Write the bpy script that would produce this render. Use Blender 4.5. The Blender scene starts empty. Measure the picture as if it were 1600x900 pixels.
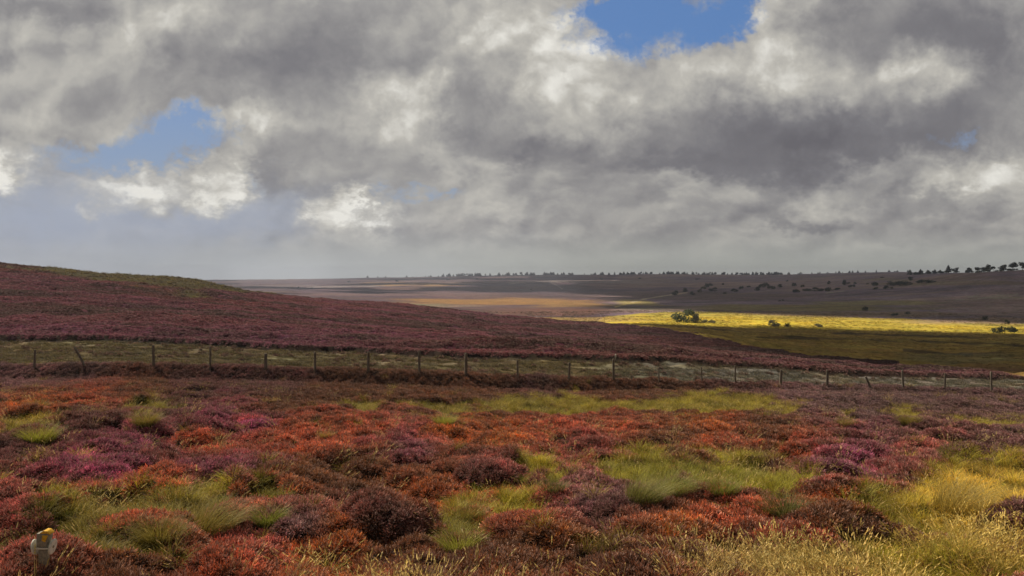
import bpy, math, random
import numpy as np
from mathutils import Vector

rng = np.random.default_rng(11)
random.seed(11)
R = math.radians
sc = bpy.context.scene
col = sc.collection

# ------------------------------------------------------------------ camera
FPX = 1232.0                       # focal length in photo pixels (1600 wide)
EYE = 440.0                        # photo row of the eye-level horizon
cam_d = bpy.data.cameras.new('camera')
cam = bpy.data.objects.new('camera', cam_d)
col.objects.link(cam)
cam.location = (0, 0, 0)
cam_d.sensor_width = 36.0
cam_d.lens = FPX / 1600 * 36
cam_d.clip_start = 0.1
cam_d.clip_end = 30000
PITCH = -math.atan((450 - EYE) / FPX)
cam.rotation_euler = (math.pi / 2 + PITCH, 0, 0)
sc.camera = cam

# ------------------------------------------------------------------ light and exposure
SUN_EL = R(47)
SX, SY = -0.66, 0.56
_n = math.hypot(SX, SY)
SUN = Vector((SX / _n * math.cos(SUN_EL), SY / _n * math.cos(SUN_EL), math.sin(SUN_EL)))
sun_d = bpy.data.lights.new('sun', 'SUN')
sun_d.energy = 5.0
sun_d.angle = R(0.5)
sun_d.color = (1.0, 0.90, 0.74)
sun = bpy.data.objects.new('sun', sun_d)
sun.rotation_euler = (-SUN).to_track_quat('-Z', 'Y').to_euler()
sun.location = (-200, 200, 300)
col.objects.link(sun)

sc.view_settings.view_transform = 'Standard'
sc.view_settings.look = 'None'
sc.view_settings.exposure = 0.0
sc.view_settings.gamma = 1.0
sc.view_settings.use_curve_mapping = False
sc.render.engine = 'CYCLES'
sc.cycles.max_bounces = 4
sc.cycles.diffuse_bounces = 2
sc.cycles.glossy_bounces = 1
sc.cycles.transmission_bounces = 2
sc.cycles.volume_bounces = 1
sc.cycles.transparent_max_bounces = 4
sc.cycles.use_denoising = True
sc.cycles.use_fast_gi = False
sc.cycles.sample_clamp_indirect = 4


class NG:
    """small helper to chain shader nodes"""
    def __init__(s, nt):
        s.nt = nt
        nt.nodes.clear()

    def n(s, t, **kw):
        nd = s.nt.nodes.new(t)
        for k, v in kw.items():
            setattr(nd, k, v)
        return nd

    def set(s, sock, v):
        if isinstance(v, bpy.types.NodeSocket):
            s.nt.links.new(v, sock)
        else:
            if hasattr(sock.default_value, '__len__') and not hasattr(v, '__len__'):
                v = [v] * len(sock.default_value)
            if hasattr(v, '__len__') and len(sock.default_value) == 4 and len(v) == 3:
                v = (*v, 1)
            sock.default_value = v

    def m(s, op, a, b=0.0, c=0.0, clamp=False):
        nd = s.n('ShaderNodeMath', operation=op, use_clamp=clamp)
        s.set(nd.inputs[0], a); s.set(nd.inputs[1], b); s.set(nd.inputs[2], c)
        return nd.outputs[0]

    def v(s, op, a, b=(0, 0, 0), out=0):
        nd = s.n('ShaderNodeVectorMath', operation=op)
        s.set(nd.inputs[0], a)
        if op == 'SCALE':
            s.set(nd.inputs['Scale'], b)
        else:
            s.set(nd.inputs[1], b)
        return nd.outputs[out]

    def xyz(s, x, y, z=0.0):
        nd = s.n('ShaderNodeCombineXYZ')
        s.set(nd.inputs[0], x); s.set(nd.inputs[1], y); s.set(nd.inputs[2], z)
        return nd.outputs[0]

    def sep(s, v):
        nd = s.n('ShaderNodeSeparateXYZ'); s.set(nd.inputs[0], v)
        return nd.outputs

    def noise(s, vec, scale, detail=5, rough=0.55, dist=0.0, col=False, dim='3D'):
        nd = s.n('ShaderNodeTexNoise', noise_dimensions=dim)
        s.set(nd.inputs['Vector'], vec)
        nd.inputs['Scale'].default_value = scale
        nd.inputs['Detail'].default_value = detail
        nd.inputs['Roughness'].default_value = rough
        nd.inputs['Distortion'].default_value = dist
        return nd.outputs['Color' if col else 'Fac']

    def mr(s, v, a, b, c=0.0, d=1.0, smooth=False):
        nd = s.n('ShaderNodeMapRange')
        if smooth:
            nd.interpolation_type = 'SMOOTHSTEP'
        s.set(nd.inputs[0], v)
        for i, q in zip((1, 2, 3, 4), (a, b, c, d)):
            s.set(nd.inputs[i], q)
        return nd.outputs[0]

    def mix(s, f, a, b, blend='MIX'):
        nd = s.n('ShaderNodeMix', data_type='RGBA', blend_type=blend)
        s.set(nd.inputs[0], f); s.set(nd.inputs[6], a); s.set(nd.inputs[7], b)
        return nd.outputs[2]

    def ramp(s, f, stops):
        nd = s.n('ShaderNodeValToRGB')
        s.set(nd.inputs[0], f)
        e = nd.color_ramp.elements
        while len(e) < len(stops):
            e.new(0.5)
        for q, (p, c) in zip(e, stops):
            q.position = p; q.color = (*c, 1)
        return nd.outputs[0]

    def attr(s, name, kind='GEOMETRY', out='Color'):
        nd = s.n('ShaderNodeAttribute', attribute_type=kind, attribute_name=name)
        return nd.outputs[out]


# ------------------------------------------------------------------ world: broken cumulus over a Nishita sky
world = bpy.data.worlds.new('World')
sc.world = world
world.use_nodes = True
g = NG(world.node_tree)
tc = g.n('ShaderNodeTexCoord')
d = tc.outputs['Generated']
dx, dy, dz = g.sep(d)
sky = g.n('ShaderNodeTexSky', sky_type='NISHITA')
sky.sun_disc = False
sky.sun_elevation = SUN_EL
sky.sun_rotation = math.atan2(SX, SY)
sky.altitude = 200
sky.air_density = 1.0
sky.dust_density = 1.2
ady = g.m('MAXIMUM', g.m('ABSOLUTE', dy), 0.08)
PX = g.m('ADD', 8.0, g.m('MULTIPLY', g.m('DIVIDE', dx, ady), 12.32))      # azimuth, in hundredths
PY = g.m('SUBTRACT', 4.4, g.m('MULTIPLY', g.m('DIVIDE', dz, ady), 12.32))   # elevation
P0 = g.xyz(PX, PY, g.m('SIGN', dy))
# cloud coordinates: clouds flatten towards the horizon
PS = g.xyz(PX, g.m('MULTIPLY', g.m('SUBTRACT', PY, g.mr(PY, 2.4, 4.4, 0, -.9)), 1.05), g.m('SIGN', dy))
w1 = g.v('SUBTRACT', g.noise(PS, .42, 3, 0.5, col=True), (.5, .5, .5))
w2 = g.v('SUBTRACT', g.noise(PS, 1.5, 4, 0.6, col=True), (.5, .5, .5))
w3 = g.v('SUBTRACT', g.noise(PS, 6.0, 5, 0.65, col=True), (.5, .5, .5))
Wp = g.v('ADD', P0, g.v('ADD', g.v('MULTIPLY', w1, (1.5, 1.0, 1)), g.v('ADD', g.v('MULTIPLY', w2, (1.1, .8, 1)), g.v('MULTIPLY', w3, (.38, .3, 1)))))


def blobs(lst):
    tot = None
    for (cx, cy, rx, ry, w) in lst:
        q = g.v('MULTIPLY', g.v('SUBTRACT', Wp, (cx / 100, cy / 100, 1)), (100 / rx, 100 / ry, 1))
        L = g.v('LENGTH', q, out=1)
        f = g.mr(L, 1.35, 0.0, 0.0, w, smooth=True)
        tot = f if tot is None else g.m('ADD', tot, f)
    return tot


BRIGHT = [(830, 40, 170, 75, .55), (1120, 95, 120, 60, .5), (1240, 100, 90, 80, .38), (1440, 112, 95, 40, .55),
          (630, 160, 105, 60, .5), (360, 190, 110, 22, .35), (910, 150, 110, 75, .5), (530, 335, 70, 50, .8),
          (235, 300, 110, 42, .6), (345, 280, 55, 50, .65), (540, 300, 25, 20, .5), (10, 275, 70, 40, .8), (170, 60, 200, 45, .3), (740, 255, 90, 40, .35),
          (1500, 265, 170, 32, .4), (1300, 320, 90, 26, .3), (60, 200, 170, 45, .28), (800, 345, 50, 32, .3), (1040, 290, 90, 22, .22),
          (880, 320, 90, 16, .25), (1350, 370, 250, 18, .15), (150, 340, 40, 16, .35), (245, 408, 12, 6, .4), (700, 380, 350, 22, .1),
          (280, 20, 90, 40, .15), (1200, 30, 60, 40, .3)]
DARK = [(1150, 215, 190, 75, .55), (1350, 215, 210, 60, .5), (1540, 120, 130, 130, .5), (1400, 40, 220, 60, .4), (1330, 240, 200, 40, .3), (1060, 265, 230, 30, .4),
        (430, 95, 190, 65, .5), (60, 20, 130, 25, .4), (420, 270, 80, 60, .35), (730, 190, 60, 90, .35), (840, 235, 130, 30, .35),
        (1230, 335, 160, 24, .3), (1500, 320, 140, 14, .25), (1150, 370, 160, 12, .2), (900, 380, 200, 14, .2), (650, 360, 120, 20, .2), (960, 315, 170, 24, .25), (1430, 300, 150, 18, .25), (1290, 195, 120, 50, .2), (10, 105, 40, 30, .22),
        (280, 310, 40, 25, .3), (800, 375, 120, 18, .15), (700, 70, 90, 60, .12), (550, 40, 80, 60, .2), (1250, 345, 80, 14, .2),
        (1150, 150, 110, 60, .25)]
HOLE = [(1020, 25, 175, 75, 1.25), (960, 5, 100, 30, .8), (1150, 20, 60, 50, .5), (275, 212, 95, 52, 1.15), (165, 250, 110, 42, .95), (600, 298, 110, 14, .5), (1500, 220, 90, 12, .42),
        (385, 285, 35, 60, .55), (700, 300, 60, 12, .4)]
BASIN = [(60, 350, 420, 95, 1.0), (420, 330, 200, 60, .45)]
bright = blobs(BRIGHT)
dark = blobs(DARK)
hole = blobs(HOLE)
basin = blobs(BASIN)
# billow relief: difference of the noise towards the sun
Bp = g.v('ADD', PS, g.v('ADD', g.v('SCALE', w1, 1.2), g.v('SCALE', w2, .3)))
n_a = g.noise(Bp, .82, 6, 0.46)
n_b = g.noise(g.v('ADD', Bp, (-.14, -.20, 0)), .82, 6, 0.46)
rel = g.m('MULTIPLY', g.m('SUBTRACT', n_a, n_b), g.m('MAXIMUM', .5, g.m('ADD', 1.25, g.m('MULTIPLY', g.m('SUBTRACT', bright, dark), 1.5))))
n_c = g.noise(Bp, .55, 5, 0.5)
n_d = g.noise(g.v('ADD', Wp, (7, 3, 2)), 1.2, 6, 0.52)
lum = g.m('ADD', 0.53, g.m('ADD', g.m('MULTIPLY', bright, .66), g.m('MULTIPLY', dark, -.56)))
lum = g.m('ADD', lum, g.m('ADD', rel, g.m('ADD', g.m('MULTIPLY', g.m('SUBTRACT', n_c, .5), .22), g.m('MULTIPLY', g.m('SUBTRACT', n_d, .5), .20))))
lum = g.m('MINIMUM', g.m('MAXIMUM', lum, 0.0), 1.0)
ccol = g.ramp(lum, [(0.0, (.14, .135, .150)), (.25, (.195, .19, .203)), (.50, (.33, .32, .312)), (.76, (.515, .495, .450)), (1.0, (.82, .80, .74))])
# open sky
cov = g.m('SUBTRACT', g.m('ADD', hole, g.m('MULTIPLY', g.m('SUBTRACT', n_d, .5), 1.1)), g.m('MULTIPLY', bright, .35))
cov = g.mr(g.m('ADD', cov, g.m('MULTIPLY', g.m('SUBTRACT', g.noise(Wp, 4.5, 6, .65), .5), .5)), .26, .92, 0, 1, smooth=True)
skyc = g.mix(.72, g.mix(1.0, sky.outputs[0], (.085, .085, .085), 'MULTIPLY'), (.085, .21, .50))
lowblue = g.mix(g.mr(PY, .9, 3.0), skyc, (.27, .345, .47))
out = g.mix(cov, ccol, lowblue)
# thin blue-grey veil low on the left and the pale band above the horizon
bs = g.m('MULTIPLY', g.m('MINIMUM', basin, 1.0), g.m('SUBTRACT', 1.0, g.m('MULTIPLY', g.mr(bright, .1, .6, 0, 1), 1.0), clamp=True))
out = g.mix(g.m('MULTIPLY', bs, .85), out, (.335, .38, .485))
hz = g.mr(PY, 3.5, 4.25, 0, .93, smooth=True)
hcol = g.mix(g.mr(PX, -1.0, 8.0), (.40, .43, .49), (.45, .46, .42))
hcol = g.mix(g.mr(PY, 4.4, 4.6), hcol, (.1, .09, .07))
out = g.mix(hz, out, hcol)
# sky darkened overhead and behind, outside the view, to cut fill light
ovh = g.m('MULTIPLY', g.mr(dz, .40, .62, 1.0, .42, smooth=True), g.mr(dy, -.1, .25, .55, 1.0, smooth=True))
out = g.mix(1.0, out, g.xyz(ovh, ovh, ovh), 'MULTIPLY')
bg = g.n('ShaderNodeBackground')
g.set(bg.inputs[0], out)
bg.inputs[1].default_value = 1.0
wo = g.n('ShaderNodeOutputWorld')
g.nt.links.new(bg.outputs[0], wo.inputs[0])
world.cycles.sampling_method = 'MANUAL'
world.cycles.sample_map_resolution = 512


# ------------------------------------------------------------------ helpers
def tag(o, label=None, cat=None, group=None, kind=None):
    if label: o['label'] = label
    if cat: o['category'] = cat
    if group: o['group'] = group
    if kind: o['kind'] = kind
    return o


def mesh_np(name, V, F, mat=None, smooth=False):
    """V (n,3); F list of int arrays each (m,k)"""
    me = bpy.data.meshes.new(name)
    V = np.asarray(V, np.float32)
    me.vertices.add(len(V))
    me.vertices.foreach_set('co', V.ravel())
    if not isinstance(F, list):
        F = [F]
    F = [np.asarray(f, np.int32) for f in F if len(f)]
    if F:
        loops = np.concatenate([f.ravel() for f in F])
        cnt = np.concatenate([np.full(len(f), f.shape[1], np.int32) for f in F])
        st = np.concatenate([[0], np.cumsum(cnt)[:-1]]).astype(np.int32)
        me.loops.add(len(loops)); me.loops.foreach_set('vertex_index', loops)
        me.polygons.add(len(cnt)); me.polygons.foreach_set('loop_start', st)
        if smooth:
            me.polygons.foreach_set('use_smooth', np.ones(len(cnt), bool))
    me.update(calc_edges=True)
    if mat: me.materials.append(mat)
    return me


def attr_np(me, name, typ, data):
    a = me.attributes.new(name, typ, 'POINT')
    key = {'FLOAT': 'value', 'INT': 'value', 'FLOAT_VECTOR': 'vector', 'FLOAT_COLOR': 'color'}[typ]
    data = np.asarray(data)
    if typ == 'FLOAT_COLOR' and data.shape[1] == 3:
        data = np.concatenate([data, np.ones((len(data), 1))], 1)
    a.data.foreach_set(key, data.astype(np.int32 if typ == 'INT' else np.float32).ravel())


def obj(name, me, parent=None, loc=(0, 0, 0)):
    o = bpy.data.objects.new(name, me)
    col.objects.link(o)
    o.location = loc
    if parent: o.parent = parent
    return o


def hash2(i, j, seed):
    h = (i.astype(np.int64) * 374761393 + j.astype(np.int64) * 668265263 + seed * 974711) & 0x7fffffff
    h = ((h ^ (h >> 13)) * 1274126177) & 0x7fffffff
    return ((h ^ (h >> 16)) & 0xffff) / 65535.0


def vnoise(x, y, seed=0):
    i = np.floor(x); j = np.floor(y)
    fx = x - i; fy = y - j
    fx = fx * fx * (3 - 2 * fx); fy = fy * fy * (3 - 2 * fy)
    a = hash2(i, j, seed); b = hash2(i + 1, j, seed); c = hash2(i, j + 1, seed); e = hash2(i + 1, j + 1, seed)
    return (a * (1 - fx) + b * fx) * (1 - fy) + (c * (1 - fx) + e * fx) * fy


def fbm(x, y, seed=0, oct=4, rough=.5):
    t = 0; a = 1; s = 0
    for k in range(oct):
        t = t + a * vnoise(x * 2 ** k, y * 2 ** k, seed + k * 17)
        s += a; a *= rough
    return t / s


def sstep(a, b, x):
    t = np.clip((x - a) / (b - a), 0, 1)
    return t * t * (3 - 2 * t)


# ------------------------------------------------------------------ terrain, surveyed along sight lines
# each column: x photo; fence(Y,row) step base(Y,row) step top row, mid hill(Y,row), crest, dip, valley, field top, far points, ridge
COLS = [
 # x     fence       base        top(+.5) midhill     A crest      B            C           D           E           F            G
 (-700, (41, 545), (58, 508), 495, (100, 420), (170, 365), (260, 425), (400, 468), (520, 466), (800, 458), (1500, 449), (3000, 440)),
 (-300, (41, 560), (57, 523), 511, (100, 447), (170, 396), (260, 440), (400, 468), (520, 466), (800, 458), (1500, 449), (3000, 440)),
 (0,    (41, 570), (56, 533), 522, (100, 459), (170, 415), (260, 450), (400, 468), (520, 466), (800, 458), (1500, 449), (3100, 439)),
 (200,  (41, 568), (55, 535), 524, (100, 469), (165, 430.5), (260, 460), (400, 470), (520, 467), (800, 459), (1500, 449), (3200, 438)),
 (300,  (41, 570), (54, 539), 528, (100, 477), (165, 439), (260, 468), (410, 473), (520, 468), (800, 460), (1500, 449), (3200, 437.5)),
 (400,  (41, 573), (53, 545), 534, (100, 485), (167, 457), (260, 478), (420, 477), (520, 470), (800, 461), (1500, 449), (3200, 437)),
 (600,  (41, 579), (51, 555), 545, (100, 503), (172, 476), (260, 492), (420, 486), (520, 476), (800, 463), (1500, 448), (3100, 434)),
 (800,  (42, 586), (50, 562), 552, (100, 522), (175, 496), (260, 508), (400, 500), (500, 485), (800, 467), (1500, 447), (3000, 430.5)),
 (900,  (43, 589), (50, 564), 554, (95, 532),  (165, 503.5), (240, 509), (370, 503), (470, 488), (800, 467), (1500, 446), (3000, 429.5)),
 (1000, (44, 592), (50, 566), 556, (88, 543),  (140, 513), (200, 511), (350, 504), (460, 487), (800, 466), (1500, 444), (3000, 429)),
 (1200, (45, 598), (50, 578), 570, (72, 562),  (100, 545), (180, 527), (330, 512), (450, 490), (700, 464), (1300, 443), (3000, 430)),
 (1400, (46, 604), (51, 588), 581, (63, 577),  (76, 568), (150, 541), (330, 516), (440, 496), (620, 466), (980, 438), (3000, 427)),
 (1500, (46, 607), (51, 592), 585, (60, 583),  (72, 573), (145, 545), (325, 518), (430, 499), (600, 464), (850, 426.5), (3000, 433)),
 (1600, (46, 611), (51, 596), 589, (58, 588),  (70, 577), (140, 548), (320, 521), (420, 503), (580, 461), (800, 421), (3000, 438)),
 (2000, (46, 622), (52, 606), 600, (60, 597),  (75, 585), (130, 556), (310, 530), (400, 508), (560, 455), (780, 410), (3000, 440)),
 (2500, (46, 630), (52, 616), 610, (60, 604),  (75, 592), (130, 565), (310, 535), (400, 512), (560, 455), (780, 405), (3000, 440)),
]
cu, cY, cZ = [], [], []
for c in COLS:
    Ys = [-400, -60, 0, 4, 8, c[1][0], c[2][0], c[2][0] + .7] + [p[0] for p in c[4:]] + [6500, 14000]
    zr = lambda Y, r: -(r - EYE) / FPX * Y
    Zs = [-9, -3.2, -2.5, -2.72, zr(8, 900), zr(c[1][0], c[1][1] + 5), zr(*c[2]), zr(c[2][0] + .7, c[3])] + [zr(*p) for p in c[4:]]
    Zs += [min(Zs[-1] - 30, zr(6500, 443)), -160]
    cu.append((c[0] - 800) / FPX); cY.append(Ys); cZ.append(Zs)
cu = np.array(cu); cY = np.array(cY, float); cZ = np.array(cZ, float)


def smooth_interp(u, xs, A):
    """Catmull-Rom style (monotone-ish) interpolation of rows of A over xs"""
    n = len(xs)
    dlt = (A[1:] - A[:-1]) / (xs[1:] - xs[:-1])[:, None]
    m = np.zeros_like(A)
    m[1:-1] = np.where(dlt[1:] * dlt[:-1] > 0, 2 * dlt[1:] * dlt[:-1] / (dlt[1:] + dlt[:-1] + 1e-30), 0) * .5 + .25 * (dlt[1:] + dlt[:-1])
    m[0] = dlt[0]; m[-1] = dlt[-1]
    u = np.clip(u, xs[0], xs[-1])
    k = np.clip(np.searchsorted(xs, u) - 1, 0, n - 2)
    h = (xs[k + 1] - xs[k]); t = ((u - xs[k]) / h)[:, None]; h = h[:, None]
    return ((2 * t**3 - 3 * t**2 + 1) * A[k] + (t**3 - 2 * t**2 + t) * h * m[k] + (-2 * t**3 + 3 * t**2) * A[k + 1] + (t**3 - t**2) * h * m[k + 1])


def column_heights(Yk, Zk, Y):
    """Yk,Zk (n,K) knots; Y (n,) -> monotone cubic (per-row)"""
    n, K = Yk.shape
    dl = (Zk[:, 1:] - Zk[:, :-1]) / (Yk[:, 1:] - Yk[:, :-1])
    m = np.zeros_like(Zk)
    a, b = dl[:, :-1], dl[:, 1:]
    w1_ = 2 * (Yk[:, 2:] - Yk[:, 1:-1]) + (Yk[:, 1:-1] - Yk[:, :-2])
    w2_ = (Yk[:, 2:] - Yk[:, 1:-1]) + 2 * (Yk[:, 1:-1] - Yk[:, :-2])
    with np.errstate(all='ignore'):
        hm = np.where(a * b > 0, (w1_ + w2_) / (w1_ / a + w2_ / b), 0)
    m[:, 1:-1] = hm
    m[:, 0] = dl[:, 0]; m[:, -1] = dl[:, -1]
    r = np.arange(n)
    k = np.clip((Yk <= Y[:, None]).sum(1) - 1, 0, K - 2)
    y0 = Yk[r, k]; h = Yk[r, k + 1] - y0
    t = np.clip((Y - y0) / h, 0, 1)
    return ((2 * t**3 - 3 * t**2 + 1) * Zk[r, k] + (t**3 - 2 * t**2 + t) * h * m[r, k] + (-2 * t**3 + 3 * t**2) * Zk[r, k + 1] + (t**3 - t**2) * h * m[r, k + 1])


def knots(u):
    return smooth_interp(u, cu, cY), smooth_interp(u, cu, cZ)


def base_height(X, Y):
    shp = X.shape
    X = X.ravel(); Y = Y.ravel()
    u = X / np.maximum(Y, 12.0)
    # wander the sight-line coordinate a little so the step edge is not ruler straight
    Yk, Zk = knots(u)
    wob = (fbm(X * .28, Y * .02, 5, 4) - .5) * 2.6 + (fbm(X * 1.6, Y * .02, 8, 3) - .5) * .7
    Yk = Yk.copy()
    Yk[:, 6] += wob; Yk[:, 7] += wob
    z = column_heights(Yk, Zk, Y)
    far = sstep(60, 200, Y)
    z = z + (fbm(X * .05, Y * .05, 21, 4) - .5) * .9 * sstep(58, 90, Y) * (1 - sstep(230, 330, Y))
    z = z + (fbm(X * .012, Y * .008, 31, 4) - .5) * 7 * sstep(420, 900, Y) * (1 - .3 * sstep(1500, 3000, Y))
    # the front slope sags before the fence line
    sag = (.62 - .42 * sstep(.05, .4, u)) * sstep(14, 34, Y) * (1 - sstep(-1.0, .3, Y - Yk[:, 5]))
    z = z - sag
    z = z + (fbm(X * .11, Y * .11, 41, 4) - .5) * .5 * sstep(10, 18, Y) * (1 - sstep(30, 40, Y))
    return z.reshape(shp), Yk[:, 6].reshape(shp)


def gY(Y):
    return np.where(Y >= 5, Y + 4, 9 + (5 - Y) * 2.0)


w_in = np.linspace(-.9, .9, 801)
w_out = np.array([1.0, 1.2, 1.6, 2.4, 4, 7])
W = np.concatenate([-w_out[::-1], w_in, w_out])
Yr = np.concatenate([np.array([-400, -200, -100, -50, -25, -12, -5, 0, 2, 3.2]),
                     np.exp(np.linspace(math.log(4.2), math.log(50), 520)),
                     np.exp(np.linspace(math.log(50), math.log(62), 90))[1:],
                     np.exp(np.linspace(math.log(62), math.log(3400), 520))[1:],
                     np.array([3700, 4200, 5000, 6500, 9000, 14000])])
NY, NX = len(Yr), len(W)
GX = gY(Yr)[:, None] * W[None, :]
GYY = np.repeat(Yr[:, None], NX, 1)
GZ, STEPY = base_height(GX, GYY)


def to_px(X, Y, Z):
    Ys = np.maximum(Y, .5)
    c, s = math.cos(PITCH), math.sin(PITCH)
    dep = Ys * c + Z * s
    up = -Ys * s + Z * c
    return 800 + FPX * X / dep, 450 - FPX * up / dep


PXg, PYg = to_px(GX, GYY, GZ)


def ground_at(X, Y):
    X = np.asarray(X, float); Y = np.asarray(Y, float)
    return samp(GZ, X, Y)


def idx(X, Y):
    fi = np.interp(Y, Yr, np.arange(NY))
    fj = np.interp(X / gY(Y), W, np.arange(NX))
    return fi, fj


def samp(A, X, Y):
    fi, fj = idx(X, Y)
    i = np.clip(fi.astype(int), 0, NY - 2); j = np.clip(fj.astype(int), 0, NX - 2)
    a = fi - i; b = fj - j
    if A.ndim == 3:
        a = a[..., None]; b = b[..., None]
    return A[i, j] * (1 - a) * (1 - b) + A[i + 1, j] * a * (1 - b) + A[i, j + 1] * (1 - a) * b + A[i + 1, j + 1] * a * b


def locate(px, py, ymin=3.0, ymax=4000):
    """first point of the ground seen along a sight line of the photograph"""
    Ys = np.exp(np.linspace(math.log(ymin), math.log(ymax), 3000))
    c, s = math.cos(PITCH), math.sin(PITCH)
    vy = (450 - py) / FPX; vx = (px - 800) / FPX
    dyv = c - vy * s; dzv = s + vy * c
    X = vx / dyv * Ys; Z = dzv / dyv * Ys
    gz = ground_at(X, Ys)
    hit = np.nonzero(Z <= gz)[0]
    k = hit[0] if len(hit) else int(np.argmin(Z - gz))
    return float(X[k]), float(Ys[k]), float(gz[k])


# ---- zones of ground cover (fixed to the ground; outlines found from survey points)
def ell(cx, cy, rx, ry, nx, ny):
    return np.sqrt(((nx - cx) / rx) ** 2 + ((ny - cy) / ry) ** 2)


NEAR = GYY < 60
wx = PXg + (fbm(GX * .9, GYY * .9, 3, 3) - .5) * 60
wy = PYg + (fbm(GX * .9, GYY * .9, 4, 3) - .5) * 26
GRASS = [(50, 680, 60, 20, 1), (225, 656, 45, 12, .9), (690, 650, 60, 14, 1), (850, 645, 120, 20, 1), (1000, 642, 80, 14, 1), (1120, 640, 110, 22, 1),
         (1230, 650, 40, 12, .6), (560, 648, 40, 14, .6), (1010, 752, 80, 34, 1), (1130, 750, 90, 30, .9), (1200, 775, 80, 34, .8), (820, 742, 34, 18, .9), (865, 760, 28, 16, .8),
         (800, 785, 34, 20, .5), (950, 733, 25, 12, .8), (718, 845, 48, 22, .9), (210, 835, 150, 38, 1), (330, 810, 50, 28, 1), (420, 808, 42, 22, .9), (100, 800, 32, 18, .8),
         (60, 880, 120, 40, 1), (1540, 790, 130, 55, 1), (1440, 830, 120, 40, .8), (1420, 655, 30, 14, .7), (1320, 660, 20, 9, .6), (1540, 672, 70, 12, .6),
         (510, 676, 24, 9, .8), (740, 800, 50, 20, .4), (1420, 905, 260, 30, .6), (150, 905, 160, 20, .5)]
grass = np.zeros_like(GX)
for (cx, cy, rx, ry, w) in GRASS:
    if cy < 890: rx, ry = rx * .84, ry * .84
    grass = np.maximum(grass, w * sstep(1.25, .7, ell(cx, cy, rx, ry, wx, wy)))
# the grazed strip behind the fence
ffront = samp(np.zeros((NY, NX)), GX[:1], GYY[:1])
u_ = GX / np.maximum(GYY, 12)
fenceY = np.interp(u_, cu, cY[:, 5]) + 0.6
strip = sstep(-.3, .5, GYY - fenceY + (fbm(GX * .7, GYY * .7, 9, 3) - .5) * 1.6) * (GYY < STEPY)
grass = np.where(GYY > fenceY - 1, 0, grass)
front = (GYY < fenceY) & (GYY > -400)
# heather colours of the front slope: survey points -> inverse distance blend
CH = dict(rust=(.43, .140, .030), red=(.45, .125, .058), pink=(.40, .125, .115), purple=(.27, .085, .145), lav=(.27, .15, .18), brown=(.19, .080, .032),
          olive=(.085, .065, .022), dpur=(.16, .07, .075), mag=(.40, .10, .22), gpur=(.18, .105, .12))
ANCH = [(30, 590, 'lav'), (120, 585, 'gpur'), (60, 640, 'rust'), (150, 620, 'red'), (230, 610, 'brown'), (300, 600, 'dpur'), (380, 590, 'dpur'), (200, 690, 'purple'), (40, 710, 'dpur'),
        (450, 600, 'dpur'), (560, 600, 'brown'), (640, 600, 'brown'), (740, 600, 'brown'), (500, 620, 'brown'), (840, 600, 'dpur'), (1000, 600, 'brown'), (900, 590, 'brown'),
        (1060, 620, 'brown'), (1150, 600, 'dpur'), (1300, 615, 'gpur'), (1450, 620, 'gpur'), (1590, 620, 'gpur'), (1350, 640, 'gpur'), (1250, 625, 'lav'),
        (30, 760, 'pink'), (60, 800, 'pink'), (150, 740, 'mag'), (180, 735, 'purple'), (260, 750, 'red'), (330, 700, 'red'), (430, 690, 'red'), (480, 700, 'red'), (100, 780, 'red'),
        (370, 735, 'purple'), (300, 740, 'purple'), (230, 790, 'red'), (480, 745, 'brown'), (520, 740, 'brown'), (400, 770, 'rust'), (340, 655, 'purple'), (400, 665, 'mag'), (450, 680, 'red'),
        (650, 690, 'pink'), (640, 700, 'purple'), (580, 690, 'red'), (700, 680, 'rust'), (780, 690, 'rust'), (600, 730, 'brown'), (690, 735, 'brown'), (860, 690, 'red'), (900, 700, 'pink'),
        (680, 772, 'rust'), (740, 770, 'red'), (640, 775, 'rust'), (560, 760, 'brown'), (560, 800, 'pink'), (600, 810, 'dpur'), (550, 830, 'rust'), (620, 860, 'brown'), (450, 830, 'lav'),
        (400, 850, 'pink'), (490, 860, 'rust'), (780, 730, 'pink'), (760, 740, 'dpur'), (930, 780, 'lav'), (880, 800, 'pink'), (850, 830, 'rust'), (820, 850, 'brown'), (950, 820, 'dpur'),
        (1000, 800, 'dpur'), (950, 860, 'brown'), (1080, 850, 'brown'), (1110, 810, 'red'), (1060, 830, 'rust'), (1150, 870, 'brown'), (1250, 830, 'red'), (1330, 740, 'mag'), (1300, 745, 'purple'),
        (1260, 700, 'red'), (1100, 670, 'rust'), (1160, 690, 'red'), (1180, 720, 'brown'), (1040, 690, 'brown'), (980, 670, 'red'), (1350, 690, 'purple'), (1450, 700, 'pink'), (1550, 700, 'dpur'),
        (1500, 720, 'dpur'), (1400, 745, 'pink'), (1450, 760, 'brown'), (1290, 820, 'brown'), (1380, 850, 'brown'), (1330, 780, 'rust'), (240, 880, 'brown'), (330, 880, 'red'), (1600, 740, 'lav'),
        (750, 640, 'brown'), (1200, 670, 'brown'), (1420, 680, 'dpur'), (430, 640, 'brown'), (280, 640, 'dpur'), (130, 660, 'dpur')]
AX = np.array([a[0] for a in ANCH], float); AY = np.array([a[1] for a in ANCH], float); AC = np.array([CH[a[2]] for a in ANCH])


def front_color(px, py):
    out_ = np.zeros(px.shape + (3,)); ws = np.zeros(px.shape)
    for k in range(len(AX)):
        w = 1 / ((((px - AX[k]) / 1.0) ** 2 + ((py - AY[k]) * 2.0) ** 2) / 900 + .12) ** 2.2
        ws += w; out_ += w[..., None] * AC[k]
    return out_ / ws[..., None]


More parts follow.
